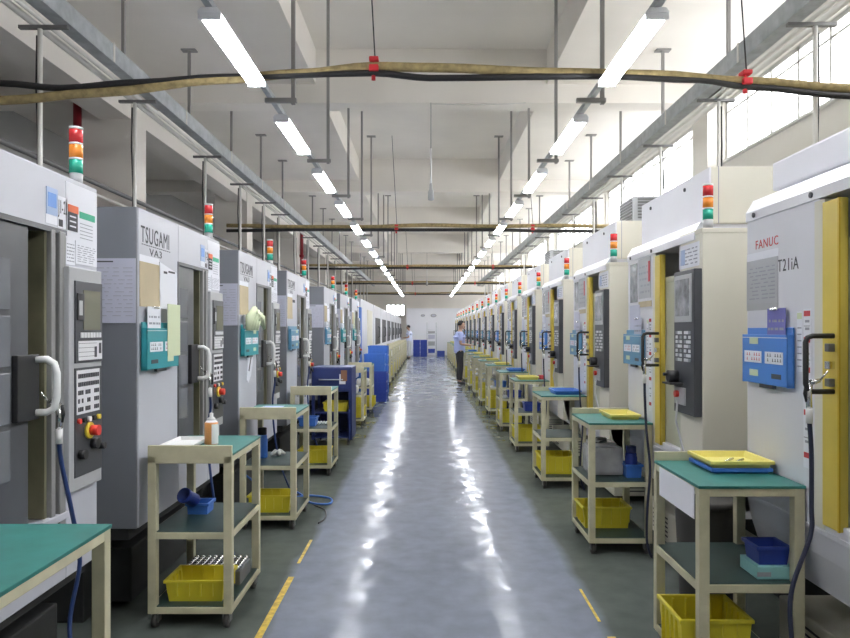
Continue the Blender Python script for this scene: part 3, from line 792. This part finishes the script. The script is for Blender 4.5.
    # warning column
    def warn():
        m = MB(); m.box(0, -.002, .862, .915, .95, 1.585, paper)
        for z in (.99, 1.16, 1.33, 1.45, 1.555): m.box(-.002, -.0028, .866, .911, z, z + .022, ink_red)
        for z in (1.05, 1.10, 1.21, 1.25, 1.29, 1.36, 1.40, 1.50, 1.53): m.box(-.002, -.0028, .872, .872 + .03, z, z + .01, ink_l)
        for z in (1.07, 1.23, 1.38, 1.515): m.box(-.002, -.0028, .866, .911, z, z + .002, ink)
        m.box(0, -.002, .925, .965, 1.33, 1.575, paper); m.box(-.002, -.0028, .928, .962, 1.545, 1.57, paper_y)
        for k in range(7): m.box(-.002, -.0028, .93, .96, 1.35 + .026 * k, 1.355 + .026 * k, ink_l)
        return m
    obj('warning_label', warn, t, key='cm_warn')
    if i == 0:
        m = MB(); put_text(m, 'FANUC', S, -.0006, 1.325, 1.12, 1.87, 1.91, ink_red); obj('lettering', m, t, label='red lettering'); m = MB(); put_text(m, '\u03b1-T21iA', S, -.0006, 1.19, .955, 1.75, 1.802, ink)
        obj('lettering', m, t)
        m = MB(); sheet(m, S, 0, 1.12, 1.41, 1.62, 1.82, paper_g, 9, ink_l); m.box(0, -.003, 1.12, 1.41, 1.59, 1.62, panel_grey); m.box(0, -.002, 1.12, 1.41, 1.82, 1.855, paper)
        obj('notice', m, t, label='grey printed sheet in a clear pocket')
    else:
        def nts():
            m = MB(); sheet(m, S, 0, 1.18, 1.35, 1.70, 1.98, film, 0); sheet(m, S, 0, .88, 1.15, 1.72, 2.0, paper_g, 5, ink_l); m.box(-.003, -.004, .89, .93, 1.83, 1.97, ink_red)
            m.box(0, -.002, .86, 1.15, 1.66, 1.70, kraft)
            sheet(m, S, 0, 1.12, 1.36, 1.50, 1.68, paper_l, 0)
            return m
        obj('notice', nts, t, key='cm_nt', label='plastic pockets and grey sheet')
    return t
for i, y in enumerate(R_Y):
    cream_machine(i, y)
holder(1, RX_ - .003, R_Y[0], .975, 1.38, 1.25, 1.51, azure, 'bright blue document holder with purple sheet on the red-lettered white machine', paper_p, group='document holders on the white machines')
for i in range(1, 18):
    cm = steelblue if i % 3 else azure
    lb = '%s document holder on the %s cream machine from the camera' % ('steel-blue' if i % 3 else 'bright blue', ORD[i])
    holder(1, RX_ - .003, R_Y[i], .98, 1.41, 1.24, 1.50, cm, lb, paper_l if i in (1, 2, 5) else (paper if i % 2 else None), key='rh%d%d' % (i % 3 == 0, i in (1, 2, 5) and 1 or (2 if i % 2 else 3)),
           group='document holders on the white machines')
for i in range(0, 6):
    lb = 'air gun with dark hose looped on the handle of the %s white machine' % ORD[i]
    air_gun(1, RX_ - .10, R_Y[i] + .69, 1.285, lb, hose_d, [(-.0, -.01, 1.05), (-.005, -.02, .85), (-.02, -.04, .75), (-.1, -.06, .55), (-.10, -.07, .35), (-.05, -.02, .1), (.02, .0, .009)] if i == 0 else
            [(0, .0, 1.05), (.01, .0, .85), (.03, -.01, .6), (.01, -.02, .35), (.02, .02, .12), (.06, .05, .009)])
for k, (y, x, z) in enumerate(((5.95, 1.78, 2.42), (9.90, 1.78, 2.42))):
    t = thing('vent_unit', '%s ventilation box with slatted grille on a cream machine top' % ('nearer' if k == 0 else 'farther'), 'vent', (x, y, z), 'vent boxes on machine tops')
    obj('casing', MB().box(-.02, .35, 0, .42, 0.0, .22, panel_grey, .01), t)
    m = MB()
    for q in range(7): m.box(-.03, -.02, .03, .39, .03 + .026 * q, .042 + .026 * q, dark_steel)
    for q in range(7): m.box(.02, .33, -.01, .0, .03 + .026 * q, .042 + .026 * q, dark_steel)
    obj('grille', m, t)

# ------------------------------------------------------------------ carts
def cart(x0, y0, label, L=.56, W=.42, up='near', group='cream work carts', detail=True, h=.875):
    """x0,y0: the corner with least x and least y"""
    t = thing('work_cart', label, 'cart', (x0 + W / 2, y0 + L / 2, 0), group)
    a, b = W / 2, L / 2; p = .042; K = '%g_%g_%s_%g' % (L, W, up, h)
    def frame(z0, z1):
        m = MB()
        if 1:
            m.box(-a, a, -b, -b + .03, z0, z1, cart_m, .003); m.box(-a, a, b - .03, b, z0, z1, cart_m, .003)
            m.box(-a, -a + .03, -b, b, z0, z1, cart_m, .003); m.box(a - .03, a, -b, b, z0, z1, cart_m, .003)
        return m
    for z0, z1 in ((h - .04, h - .008), (.45, .483), (.075, .108)): obj('shelf_frame', lambda: frame(z0, z1), t, key='cf%g' % z0 + K)
    zt = h - .008
    for sx_ in (-1, 1):
        for sy_ in (-1, 1):
            obj('leg', lambda: MB().box(-p / 2, p / 2, -p / 2, p / 2, .075, zt, cart_m, .003), t, (sx_ * (a - p / 2 + .001), sy_ * (b - p / 2 + .001), 0), key='cleg%g' % h)
            c = obj('caster', lambda: MB().box(-.02, .02, -.02, .02, .066, .075, dark_steel).box(-.018, -.014, -.03, .018, .028, .07, dark_steel).box(.014, .018, -.03, .018, .028, .07, dark_steel), t, (sx_ * (a - .03), sy_ * (b - .04), 0), key='ccast')
            if detail:
                obj('wheel', lambda: MB().cyl((-.012, -.012, .036), (.012, -.012, .036), .036, rubber, 14).cyl((-.014, -.012, .036), (.014, -.012, .036), .014, steel, 10), c, key='cwheel')
            else:
                obj('wheel', lambda: MB().cyl((-.012, -.012, .036), (.012, -.012, .036), .036, rubber, 10), c, key='cwheel2')
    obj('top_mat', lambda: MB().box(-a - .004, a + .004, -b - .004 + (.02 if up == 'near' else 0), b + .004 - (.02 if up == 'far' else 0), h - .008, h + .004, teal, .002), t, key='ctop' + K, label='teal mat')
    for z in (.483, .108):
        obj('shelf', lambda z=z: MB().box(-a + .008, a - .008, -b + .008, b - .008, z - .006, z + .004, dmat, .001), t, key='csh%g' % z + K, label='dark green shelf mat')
    if up:
        y = -b if up == 'near' else b - .018
        obj('upstand', lambda: MB().box(-a - .001, a + .001, y - .001, y + .019, h - .045, h + .045, cart_m, .003), t, key='cup' + K)
    return t
LXC = -1.395
cart(-1.43, 1.42, 'long teal-topped cart at the very front beside the grey machine', L=.82, W=.42, up=None)
cart(LXC, 3.51, 'cream cart with spray can on its teal top', L=.61)
cart(LXC, 5.24, 'cream cart with papers on top and blue bottle below', L=.60)
cart(LXC, 7.20, 'cream cart standing just before the navy cabinet')
cart(LXC, 10.95, 'cream cart just beyond the navy cabinet')
cart(LXC, 12.55, 'cream cart between the navy cabinet and the blue crates')
for k in range(10):
    cart(LXC, 17.2 + 1.95 * k, '%s cream cart past the blue crates below the white machines' % ORD[k], detail=False, h=.95)
RXC = 1.09
R_CART = [2.79, 4.67, 6.60, 8.58, 10.35, 12.3, 14.1, 16.0, 17.9, 20.3, 22.2, 24.1, 26.0, 27.9, 29.8, 31.7, 33.6, 35.5]
RL = ['cream cart with stacked yellow and blue trays, at the camera end of the white machines', 'cream cart with a film-wrapped package on its middle shelf',
      'cream cart with one blue tray on its teal top', 'cream cart with yellow tray and red box on top']
for k, y in enumerate(R_CART):
    cart(RXC, y, RL[k] if k < 4 else '%s cream cart from the camera along the white and cream machines' % ORD[k], up='far' if k < 3 else None, detail=k < 8)

# ------------------------------------------------------------------ things on the carts
def tub(name, label, cat, loc, w, l, h, m, rim=True, taper=.9, group=None, rz=0, ribs=True, key=None):
    def build():
        q = MB(); a, b = w / 2, l / 2; t = .006
        bm = q.bm; i = q.mi(m)
        def ring(f, z, inset=0): return [bm.verts.new((x * (a * f - inset), y * (b * f - inset), z)) for x, y in ((-1, -1), (1, -1), (1, 1), (-1, 1))]
        R = [ring(taper, 0), ring(1, h), ring(1, h, t), ring(taper, t, t)]
        for A, B in zip(R, R[1:]):
            for k in range(4): bm.faces.new([A[k], A[(k + 1) % 4], B[(k + 1) % 4], B[k]])
        bm.faces.new(list(reversed(R[0]))); bm.faces.new(R[3])
        bmesh.ops.recalc_face_normals(bm, faces=bm.faces[:])
        if rim:
            for (x0, x1, y0, y1) in ((-a - .008, a + .008, -b - .008, -b + .004), (-a - .008, a + .008, b - .004, b + .008), (-a - .008, -a + .004, -b, b), (a - .004, a + .008, -b, b)):
                q.box(x0, x1, y0, y1, h - .014, h + .002, m, .003)
            if ribs and h > .08:
                for k in (-.6, -.2, .2, .6):
                    q.box(k * a - .004, k * a + .004, -b - .006, -b * taper + .002, .03, h - .01, m); q.box(k * a - .004, k * a + .004, b * taper - .002, b + .006, .03, h - .01, m)
                    q.box(-a - .006, -a * taper + .002, k * b - .004, k * b + .004, .03, h - .01, m); q.box(a * taper - .002, a + .006, k * b - .004, k * b + .004, .03, h - .01, m)
        return q
    o = obj(name, build, None, loc, key=key or 'tub%g_%g_%g_%s_%g' % (w, l, h, m.name, taper))
    o.rotation_euler = (0, 0, rz)
    return tag(o, label, cat, group)
SH, BT, TP = .4872, .1122, .8792     # shelf heights: middle, bottom, top
YC = 'yellow crates on the bottom shelves'
tub('plastic_crate', 'shallow yellow crate on the bottom shelf of the spray-can cart', 'crate', (-1.18, 3.685, BT), .30, .23, .11, ycrate, group=YC)
tub('plastic_crate', 'yellow crate on the bottom shelf of the cart with the blue bottle', 'crate', (-1.19, 5.43, BT), .32, .24, .13, ycrate, group=YC)
tub('plastic_crate', 'yellow crate on the bottom shelf of the cart before the navy cabinet', 'crate', (-1.17, 7.42, BT), .32, .26, .14, ycrate, group=YC)
for q, (y, z, dx) in enumerate(((11.2, BT, .0), (12.8, BT, .05), (12.8, SH - .12, .12))):
    if q < 2:
        tub('plastic_crate', 'yellow crate on the bottom shelf of the %s cart past the navy cabinet' % ORD[q], 'crate', (-1.16 + dx, y, z), .36, .30, .18, ycrate, group=YC)
for k in range(10):
    tub('plastic_crate', 'yellow crate on the %s cart past the blue crates' % ORD[k], 'crate', (-1.17, 17.5 + 1.95 * k, BT), .34, .30, .2, ycrate, group=YC)
tub('plastic_crate', 'large yellow crate on the bottom shelf of the cart with stacked trays', 'crate', (1.185, 2.99, BT), .29, .27, .205, ycrate, group=YC)
tub('plastic_crate', 'yellow crate on the bottom shelf below the film-wrapped package', 'crate', (1.265, 5.02, BT), .33, .26, .15, ycrate, group=YC)
for k in range(2, 18):
    tub('plastic_crate', 'yellow crate on the bottom shelf of the %s cart beside the white machines' % ORD[k], 'crate', (1.28, R_CART[k] + .30, BT), .34, .36, .17, ycrate, group=YC)
TG = 'parts trays on the cart tops'
tub('parts_tray', 'blue tray under the yellow tray on the cart with a small teal carton', 'tray', (1.365, 3.15, TP), .25, .25, .022, bluem, group=TG, ribs=False, taper=.93)
tub('parts_tray', 'pale yellow tray stacked on a blue tray above the small teal carton', 'tray', (1.365, 3.15, TP + .0235), .26, .26, .03, ytray, group=TG, ribs=False, taper=.92)
tub('parts_tray', 'pale yellow tray on the cart with the film-wrapped package', 'tray', (1.38, 4.99, TP), .20, .30, .035, ytray, group=TG, ribs=False, taper=.92)
tub('parts_tray', 'blue tray on the third cart by the white machines', 'tray', (1.36, 6.86, TP), .25, .30, .04, bluem, group=TG, ribs=False, taper=.92)
for k in range(3, 18):
    c = bluem if k in (4, 9, 13) else ytray
    tub('parts_tray', '%s tray on the %s cart top beside the white machines' % ('blue' if c is bluem else 'pale yellow', ORD[k]), 'tray', (1.36 if k != 3 else 1.28, R_CART[k] + .28, TP), .24, .30, .04, c, group=TG, ribs=False, taper=.92)
tag(obj('small_box', MB().box(-.03, .03, -.06, .06, 0, .05, ink_red, .006), None, (1.46, 8.86, TP)), 'small red box beside the yellow tray on the fourth cart', 'box')
for q in range(5):
    x = 1.33 + .018 * q; y = 3.12 + .022 * (q % 3)
    tag(obj('steel_pin', MB().tube([(x, y, 0), (x + .035, y + .03, 0)], .005, chrome, 8), None, (0, 0, TP + .035)), 'small steel pin lying in the yellow tray stacked on a blue tray', 'pin', 'pins in the stacked yellow tray')
# nearest right cart, middle shelf
tag(obj('carton', MB().box(1.345, 1.495, 2.84, 3.00, SH, SH + .052, cyanbox, .003).box(1.345 - .001, 1.40, 2.8395, 2.841, SH + .012, SH + .03, ink_l)), 'pale teal carton on the middle shelf under the small blue bin', 'box')
tub('small_bin', 'small dark blue bin on the pale teal carton', 'bin', (1.42, 2.92, SH + .0525), .13, .13, .075, bluep, ribs=False, taper=.88)
c = obj('paper_card', MB().box(1.083, 1.086, 2.83, 3.25, .735, .865, paper, .001)); tag(c, 'white card strip hung on the aisle side of the stacked-trays cart', 'card')
# second right cart
pk = MB(); pk.box(-.12, .12, -.13, .13, 0, .20, wrap, .03); pk.box(-.10, .08, -.10, .10, .19, .225, wrap, .02)
pk.tube([(-.08, -.05, .21), (-.04, -.02, .245), (.03, .03, .23)], .014, wrap, 8)
tag(obj('wrapped_package', pk, None, (1.255, 4.98, SH)), 'grey package wrapped in clear film on a cart shelf', 'package')
tub('small_bin', 'blue bin under the dark blue bottle on the package cart', 'bin', (1.425, 4.86, SH), .11, .14, .09, bluem, ribs=False, taper=.9)
def bottle(loc, label, body=bluep, cap=navy, h=.2, r=.042, group='blue bottles'):
    t = thing('bottle', label, 'bottle', loc, group)
    obj('bottle_body', MB().lathe([(r * .9, 0), (r, .01), (r, h * .62), (r * .92, h * .66), (r * .92, h * .72), (r * .85, h * .78)], body), t)
    obj('cap', MB().lathe([(r * .80, h * .78), (r * .84, h * .80), (r * .84, h), (r * .7, h * 1.01)], cap), t)
    return t
bottle((1.425, 4.865, SH + .007), 'dark blue bottle standing in the blue bin on the package cart', h=.20)
# small boxes on farther right carts
for k, (cm, nm) in enumerate(((bluep, 'dark blue bin on the fourth cart shelf beside the white machines'), (bluep, 'dark blue bin on the fifth cart shelf beside the white machines'), (bluem, 'mid blue bin on the sixth cart shelf beside the white machines'))):
    tub('small_bin', nm, 'bin', (1.33, R_CART[3 + k] + .25, SH), .2, .2, .10, cm, ribs=False)
# left cart with the spray can
t = thing('spray_can', 'orange and white spray can on a cream cart top', 'spray can', (-1.165, 3.80, TP))
obj('can_body', MB().lathe([(.033, 0), (.036, .003), (.036, .115), (.033, .122), (.022, .132)], [lamp_white, orange_can, orange_can, lamp_white, lamp_white]), t)
m = MB()
for q in range(7):
    a0 = -1.25 + q * .28
    m.prism([(.0366 * math.cos(a0), .0366 * math.sin(a0)), (.0366 * math.cos(a0 + .28), .0366 * math.sin(a0 + .28)), (.034 * math.cos(a0 + .28), .034 * math.sin(a0 + .28)), (.034 * math.cos(a0), .034 * math.sin(a0))], .006, .112, white_pl, 'z')
obj('can_label', m, t, label='white label')
obj('nozzle', MB().lathe([(.021, .130), (.021, .142), (.010, .150), (.010, .168), (.006, .172)], white_pl), t)
tub('parts_tray', 'white shallow tray beside the spray can', 'tray', (-1.30, 3.79, TP), .16, .28, .022, white_pl, ribs=False, taper=.95)
tub('small_bin', 'small blue bin on the middle shelf of the spray-can cart', 'bin', (-1.255, 3.90, SH), .115, .12, .06, bluem, ribs=False, taper=.92)
cup_ = obj('cup', MB().lathe([(.036, 0), (.036, .08), (.041, .082), (.041, .105), (.034, .105), (.034, .02)], bluep, (0, .055, .075), rot=Matrix.Rotation(1.05, 3, 'X') @ Matrix.Rotation(-.3, 3, 'Y')), None, (-1.275, 3.80, SH))
tag(cup_, 'dark blue cup tipped into the small blue bin', 'cup')
r = MB(); r.box(-.15, .15, -.12, .12, 0, .012, dark_steel)
rk = thing('ball_rack', 'tray of rows of shiny metal parts behind the yellow crate', 'parts rack', (-1.17, 3.915, BT), None)
obj('tray', MB().box(-.16, .16, -.11, .11, 0, .075, dark_steel, .004), rk)
m = MB()
for a in range(9):
    for b in range(6): m.lathe([(.004, 0), (.012, .006), (.015, .014), (.012, .023), (.004, .028)], chrome, (-.14 + .035 * a, -.09 + .036 * b, .072), n=8)
o = obj('metal_parts', m, rk); o['kind'] = 'stuff'
# second left cart
m = MB()
for q in range(4): m.box(-.09 + .012 * q, .07 + .01 * q, -.13 + .02 * q, .10 + .02 * q, .0025 * q, .0025 * q + .002, paper_b if q % 2 else paper)
tag(obj('paper_stack', m, None, (-1.24, 5.49, TP)), 'loose pale blue papers on the second cream cart', 'papers')
bottle((-1.30, 5.56, SH), 'blue bottle with dark cap on the second cream cart', bluem, black, h=.235, r=.042)
m = MB()
for q in range(5):
    a0 = q * 1.3; m.tube([(0, 0, .02), (.03 * math.cos(a0), .03 * math.sin(a0), .035), (.06 * math.cos(a0), .06 * math.sin(a0), .022)], [.02, .02, .008], cloth, 7)
tag(obj('rag', m, None, (-1.19, 5.62, SH)), 'crumpled white rag beside the blue bottle', 'rag')
tub('small_bin', 'small blue bin on the cart before the navy cabinet', 'bin', (-1.25, 7.45, SH), .18, .2, .09, bluem, ribs=False)
m = MB()
for q in range(6): m.tube([(-.08 + .03 * q, -.03 + .02 * (q % 2), .01), (-.06 + .03 * q, .05, .02)], .012, cloth, 6)
tag(obj('rag', m, None, (-1.13, 7.52, SH)), 'white rags on the cart before the navy cabinet', 'rag')
for q, (x, y, cm, lb) in enumerate(((-1.2, 11.2, cloth, 'white bag on the first cart past the navy cabinet'), (-1.15, 12.8, cloth, 'white bag on the second cart past the navy cabinet'))):
    b = MB().box(-.12, .12, -.12, .12, 0, .13, cm, .05); tag(obj('cloth_bag', b, None, (x, y, SH)), lb, 'bag')
# air hose lying on the floor between carts
def coil(path, r, m, label):
    P = [Vector(p) for p in path]; out = []
    for i in range(len(P) - 1):
        p0, p1, p2, p3 = P[max(i - 1, 0)], P[i], P[i + 1], P[min(i + 2, len(P) - 1)]
        for j in range(6):
            f = j / 6
            out.append(0.5 * ((2 * p1) + (-p0 + p2) * f + (2 * p0 - 5 * p1 + 4 * p2 - p3) * f * f + (-p0 + 3 * p1 - 3 * p2 + p3) * f ** 3))
    tag(obj('air_hose', MB().tube(out + [P[-1]], r, m, 6)), label, 'hose')
coil([(-1.6, 6.0, .3), (-1.3, 6.1, .05), (-1.05, 6.3, .01), (-.85, 6.2, .01), (-.83, 6.0, .01), (-1.0, 6.05, .01), (-1.2, 6.45, .01), (-1.5, 6.5, .02)], .009, bluem, 'blue air hose lying on the floor beyond the blue-bottle cart')
coil([(-.95, 5.95, .01), (-.84, 5.8, .01), (-.80, 5.55, .01), (-.83, 5.4, .01)], .006, black, 'thin black cable end on the floor by the second cart')
# black waste bin behind the nearest right cart
t = thing('waste_bin', 'black waste bin between the first and second white machines', 'bin', (1.45, 3.62, 0))
obj('bin_body', MB().lathe([(.12, 0), (.125, .01), (.155, .60), (.15, .62)], rubber, n=18), t); obj('rim', MB().lathe([(.155, .60), (.165, .605), (.165, .63), (.15, .635)], rubber, n=18), t)

# ------------------------------------------------------------------ navy cabinet, blue crates on the left
t = thing('tool_cabinet', 'navy steel cabinet on wheels with open lower shelves', 'cabinet', (-1.48, 9.05, 0))
m = MB(); W = .52; L = .55
m.box(0, W, 0, L, .70, 1.02, navy, .015); m.box(0.01, W - .01, -.006, .0, .73, 1.0, navy, .004)
for x in (0, W - .04):
    for y in (0, L - .04): m.box(x, x + .04, y, y + .04, .08, .72, navy, .004)
m.box(W - .01, W, 0, L, .08, .72, navy)
m.box(0, W, L - .01, L, .08, .72, navy)
obj('body', m, t)
obj('handle', MB().tube([(.1, -.006, .86), (.1, -.04, .86), (.4, -.04, .86), (.4, -.006, .86)], .008, steel, 8), t)
for z in (.10, .42): obj('shelf', MB().box(.01, W - .01, .01, L - .01, z, z + .015, navy), t)
for x in (.05, W - .05):
    for y in (.06, L - .06): obj('caster', MB().cyl((x - .012, y, .04), (x + .012, y, .04), .04, rubber, 10).box(x - .02, x + .02, y - .02, y + .02, .06, .082, dark_steel), t)
obj('sticker', MB().box(.36, .44, -.008, -.006, .80, .93, paper).box(.38, .46, -.010, -.008, .84, .98, brown), t, label='white and brown sticker')
tub('plastic_crate', 'yellow crate inside the navy cabinet', 'crate', (-1.18, 9.28, .4355), .32, .3, .12, ycrate, group=YC)
def stack(x, y, w, l, n, h, m, lab):
    for k in range(n):
        tub('stacking_crate', lab % ('bottom', 'second', 'third', 'fourth', 'topmost')[k if n > 1 and k < n - 1 else (4 if n > 1 else 0)], 'crate', (x, y, h * k + (0.001 * k)), w, l, h, m, taper=.98, group='blue stacking crates')
stack(-1.06, 14.9, .46, .5, 3, .2, bluep, '%s dark blue crate of the low stack by the carts')
stack(-1.14, 15.7, .46, .5, 4, .24, bluem, '%s mid blue crate of the taller stack behind the low one')
stack(-1.12, 16.5, .46, .5, 5, .225, bluem, '%s mid blue crate of the tallest stack before the cream carts')
t = thing('locker', 'tall narrow blue locker beyond the last grey machine', 'locker', (-1.62, 15.25, 0))
obj('body', MB().box(0, .2, 0, .3, 0, 2.0, bluem, .01), t); obj('door', MB().box(.02, .18, -.012, 0, .9, 1.75, brown, .004), t, label='brown panel')

# ------------------------------------------------------------------ far end of the hall
for c in range(2):
    for k in range(4):
        tub('stacking_crate', '%s dark blue crate of the %s stack at the end wall' % (('bottom', 'second', 'third', 'top')[k], ('first', 'second')[c]), 'crate',
            (-.53 + .40 * c, 39.6, .235 * k + .001 * k), .37, .5, .23, bluep, taper=.97, group='crates at the end wall')
tub('stacking_crate', 'single low dark blue crate beside the wire rack at the end wall', 'crate', (.84, 39.6, 0), .42, .5, .32, bluep, taper=.97, group='crates at the end wall')
t = thing('wire_rack', 'tall pale wire rack standing before the white end wall', 'rack', (.06, 39.4, 0))
for x in (0, .52):
    for y in (0, .4): obj('post', MB().cyl((x, y, 0), (x, y, 1.95 if y else 1.75), .018, steel, 8), t)
for z in (.2, .62, 1.0, 1.3, 1.5):
    m = MB()
    for q in range(6): m.cyl((.0, .08 * q, z), (.52, .08 * q, z), .008, steel, 6)
    for x in (0, .26, .52): m.cyl((x, 0, z), (x, .4, z), .01, steel, 6)
    obj('shelf', m, t)
for q, (z, cm, lb) in enumerate(((.212, bluep, 'dark blue box on the lowest shelf of the wire rack'), (.632, panel_grey, 'grey box on the second shelf of the wire rack'), (1.012, paper_l, 'lavender box on the third shelf of the wire rack'), (1.312, panel_grey, 'grey box on the fourth shelf of the wire rack'))):
    tub('storage_box', lb, 'box', (.31, 39.6, z), .4, .3, .22 if z < 1.2 else .12, cm, ribs=False, group='boxes on the wire rack')
for x, r, lb in ((-.18, .13, 'small faint round plate on the white end wall'), (.45, .18, 'larger dark oval plate on the white end wall')):
    t = thing('wall_plate', lb, 'wall plate', (x, 41.29, 2.36)); t.scale = (1, 1, .6)
    obj('plate', MB().lathe([(r, 0), (r, .03), (r * .8, .04)], panel_grey, rot=Matrix.Rotation(PI / 2, 3, 'X')), t); obj('centre', MB().lathe([(r * .6, .04), (r * .6, .05)], paper_l, rot=Matrix.Rotation(PI / 2, 3, 'X')), t)

# ------------------------------------------------------------------ people
def skin_mesh(name, verts, edges, radii, m, sub=2):
    me = bpy.data.meshes.new(name); me.from_pydata(verts, edges, [])
    o = bpy.data.objects.new(name, me); COL.objects.link(o)
    o.modifiers.new('s', 'SKIN')
    for d, r in zip(me.skin_vertices[0].data, radii): d.radius = (r, r) if not isinstance(r, tuple) else r
    me.skin_vertices[0].data[0].use_root = True
    o.modifiers.new('d', 'SUBSURF').levels = sub
    dg = bpy.context.evaluated_depsgraph_get(); dg.update()
    out = bpy.data.meshes.new_from_object(o.evaluated_get(dg)); bpy.data.objects.remove(o)
    out.materials.clear(); out.materials.append(m)
    for p in out.polygons: p.use_smooth = True; p.material_index = 0
    return out
def chain(*pts):
    v = [p[:3] for p in pts]; r = [p[3] if len(p) == 4 else (p[3], p[4]) for p in pts]
    return v, [(k, k + 1) for k in range(len(v) - 1)], r
def person(label, loc, rz, shirt, trous, head_pitch=.35):
    """faces +x; one continuous body with clothes and hair as children"""
    t = thing('person', label, 'person', loc, rz=rz)
    V, E, Rr = [], [], []
    def av(p, r, par=None):
        V.append(p); Rr.append(r)
        if par is not None: E.append((par, len(V) - 1))
        return len(V) - 1
    pel = av((0, 0, .93), (.085, .075)); bel = av((0, 0, 1.08), (.095, .08), pel); ch = av((.0, 0, 1.26), (.15, .105), bel)
    up = av((.0, 0, 1.40), (.10, .085), ch); nk = av((.015, 0, 1.48), .052, up); n2 = av((.035, 0, 1.54), .052, nk)
    hd = av((.05, 0, 1.60), (.078, .085), n2); h2 = av((.052, 0, 1.67), .075, hd)
    tips = []
    for s in (-1, 1):
        hip = av((0, s * .09, .86), .082, pel); kn = av((.02, s * .10, .48), .055, hip); an = av((-.02, s * .105, .09), .038, kn)
        he = av((.02, s * .11, .045), .038, an); av((.15, s * .125, .035), .03, he)
        shd = av((-.005, s * .17, 1.385), .05, up); el = av((-.02, s * .23, 1.11), .040, shd); wr_ = av((.22, s * .16, 1.08), .028, el)
        pa = av((.27, s * .145, 1.085), .026, wr_); kn2 = av((.31, s * .14, 1.085), .026, pa)
        tips.append((s, wr_, pa, kn2))
    body = skin_mesh('person_body', V, E, Rr, skin_m)
    # fingers: separate chains joined into the same mesh
    bm = bmesh.new(); bm.from_mesh(body)
    for s in (-1, 1):
        base = Vector((.31, s * .14, 1.085))
        for q in range(4):
            o = (q - 1.5) * .017; L_ = (.06, .072, .068, .052)[q]
            v, e, r = chain((.29, base.y + o, 1.086, .009), (.325, base.y + o * 1.1, 1.088, .009), (.325 + L_ * .5, base.y + o * 1.1, 1.08, .008), (.325 + L_ * .75, base.y + o * 1.05, 1.058, .007))
            bm.from_mesh(skin_mesh('f', v, e, r, skin_m, 1))
        v, e, r = chain((.26, base.y - s * .02, 1.086, .011), (.285, base.y - s * .045, 1.09, .010), (.32, base.y - s * .05, 1.082, .008))
        bm.from_mesh(skin_mesh('f', v, e, r, skin_m, 1))
    # face: nose, ears, chin, eyes, mouth
    def blob(c, sx_, sy_, sz_):
        r = bmesh.ops.create_uvsphere(bm, u_segments=10, v_segments=8, radius=1)
        for v in r['verts']: v.co = Vector((c[0] + v.co.x * sx_, c[1] + v.co.y * sy_, c[2] + v.co.z * sz_))
        fs = {f for v in r['verts'] for f in v.link_faces}
        for f in fs: f.smooth = True
        return fs
    blob((.055, 0, 1.635), .092, .075, .108); blob((.14, 0, 1.615), .024, .014, .022); blob((.115, 0, 1.545), .035, .035, .025)
    for s in (-1, 1): blob((.045, s * .078, 1.62), .02, .01, .032)
    for s in (-1, 1):
        for f in blob((.128, s * .032, 1.645), .012, .012, .008): f.material_index = 1
    for f in blob((.138, 0, 1.572), .008, .022, .005): f.material_index = 1
    bm.to_mesh(body); bm.free(); body.materials.append(mat('eye_dark', (.05, .03, .03), .4))
    o = bpy.data.objects.new('body', body); o.parent = t; COL.objects.link(o)
    def piece(nm, me, lb):
        q = bpy.data.objects.new(nm, me); q.parent = t; COL.objects.link(q); q['label'] = lb
    V, E, Rr = [], [], []
    a0 = av((0, 0, 1.14), (.175, .15)); m0 = av((0, 0, .96), (.18, .15), a0); b0 = av((0, 0, .82), (.18, .15), m0); c0 = av((-.003, 0, 1.30), (.185, .15), a0); d0 = av((0, 0, 1.42), (.10, .09), c0)
    for s in (-1, 1):
        e0 = av((-.005, s * .175, 1.385), .072, d0); f0 = av((-.015, s * .222, 1.18), .066, e0)
    piece('shirt', skin_mesh('shirt', V, E, Rr, shirt), 'short-sleeved shirt')
    V, E, Rr = [], [], []
    p9 = av((0, 0, 1.02), (.14, .11)); p0 = av((0, 0, .90), (.15, .12), p9)
    for s in (-1, 1):
        a1 = av((0, s * .088, .80), .098, p0); b1 = av((.02, s * .10, .48), .078, a1); av((-.015, s * .105, .09), .066, b1)
    piece('trousers', skin_mesh('trousers', V, E, Rr, trous), 'trousers')
    V, E, Rr = [], [], []
    bmh = bmesh.new()
    r = bmesh.ops.create_uvsphere(bmh, u_segments=18, v_segments=12, radius=1)
    for v in r['verts']:
        c = v.co.copy(); x, y, z = c.x * .104, c.y * .086, c.z * .113
        if c.x > .3 and c.z < .45: x *= .55; y *= .85
        if c.z < -.35: z *= .6; x *= .8; y *= .85
        v.co = Vector((.043 + x, y, 1.655 + z))
    for f in bmh.faces: f.smooth = True
    hm = bpy.data.meshes.new('hair'); bmh.to_mesh(hm); bmh.free(); hm.materials.append(hair_m)
    piece('hair', hm, 'short black hair')
    for s in (-1, 1):
        v, e, r = chain((-.04, s * .108, .04, .045), (.06, s * .115, .038, .045), (.15, s * .125, .032, .036))
        piece('shoe', skin_mesh('shoe', v, e, r, shoe_m), 'dark shoe')
    return t
person('person in lavender-blue shirt and dark trousers working at a machine', (.93, 19.4, .005), 0.15, shirt_b, trous_d)
person('distant person in pale shirt and light trousers near the end wall', (-.88, 36.9, .005), PI - .2, shirt_w, trous_l)
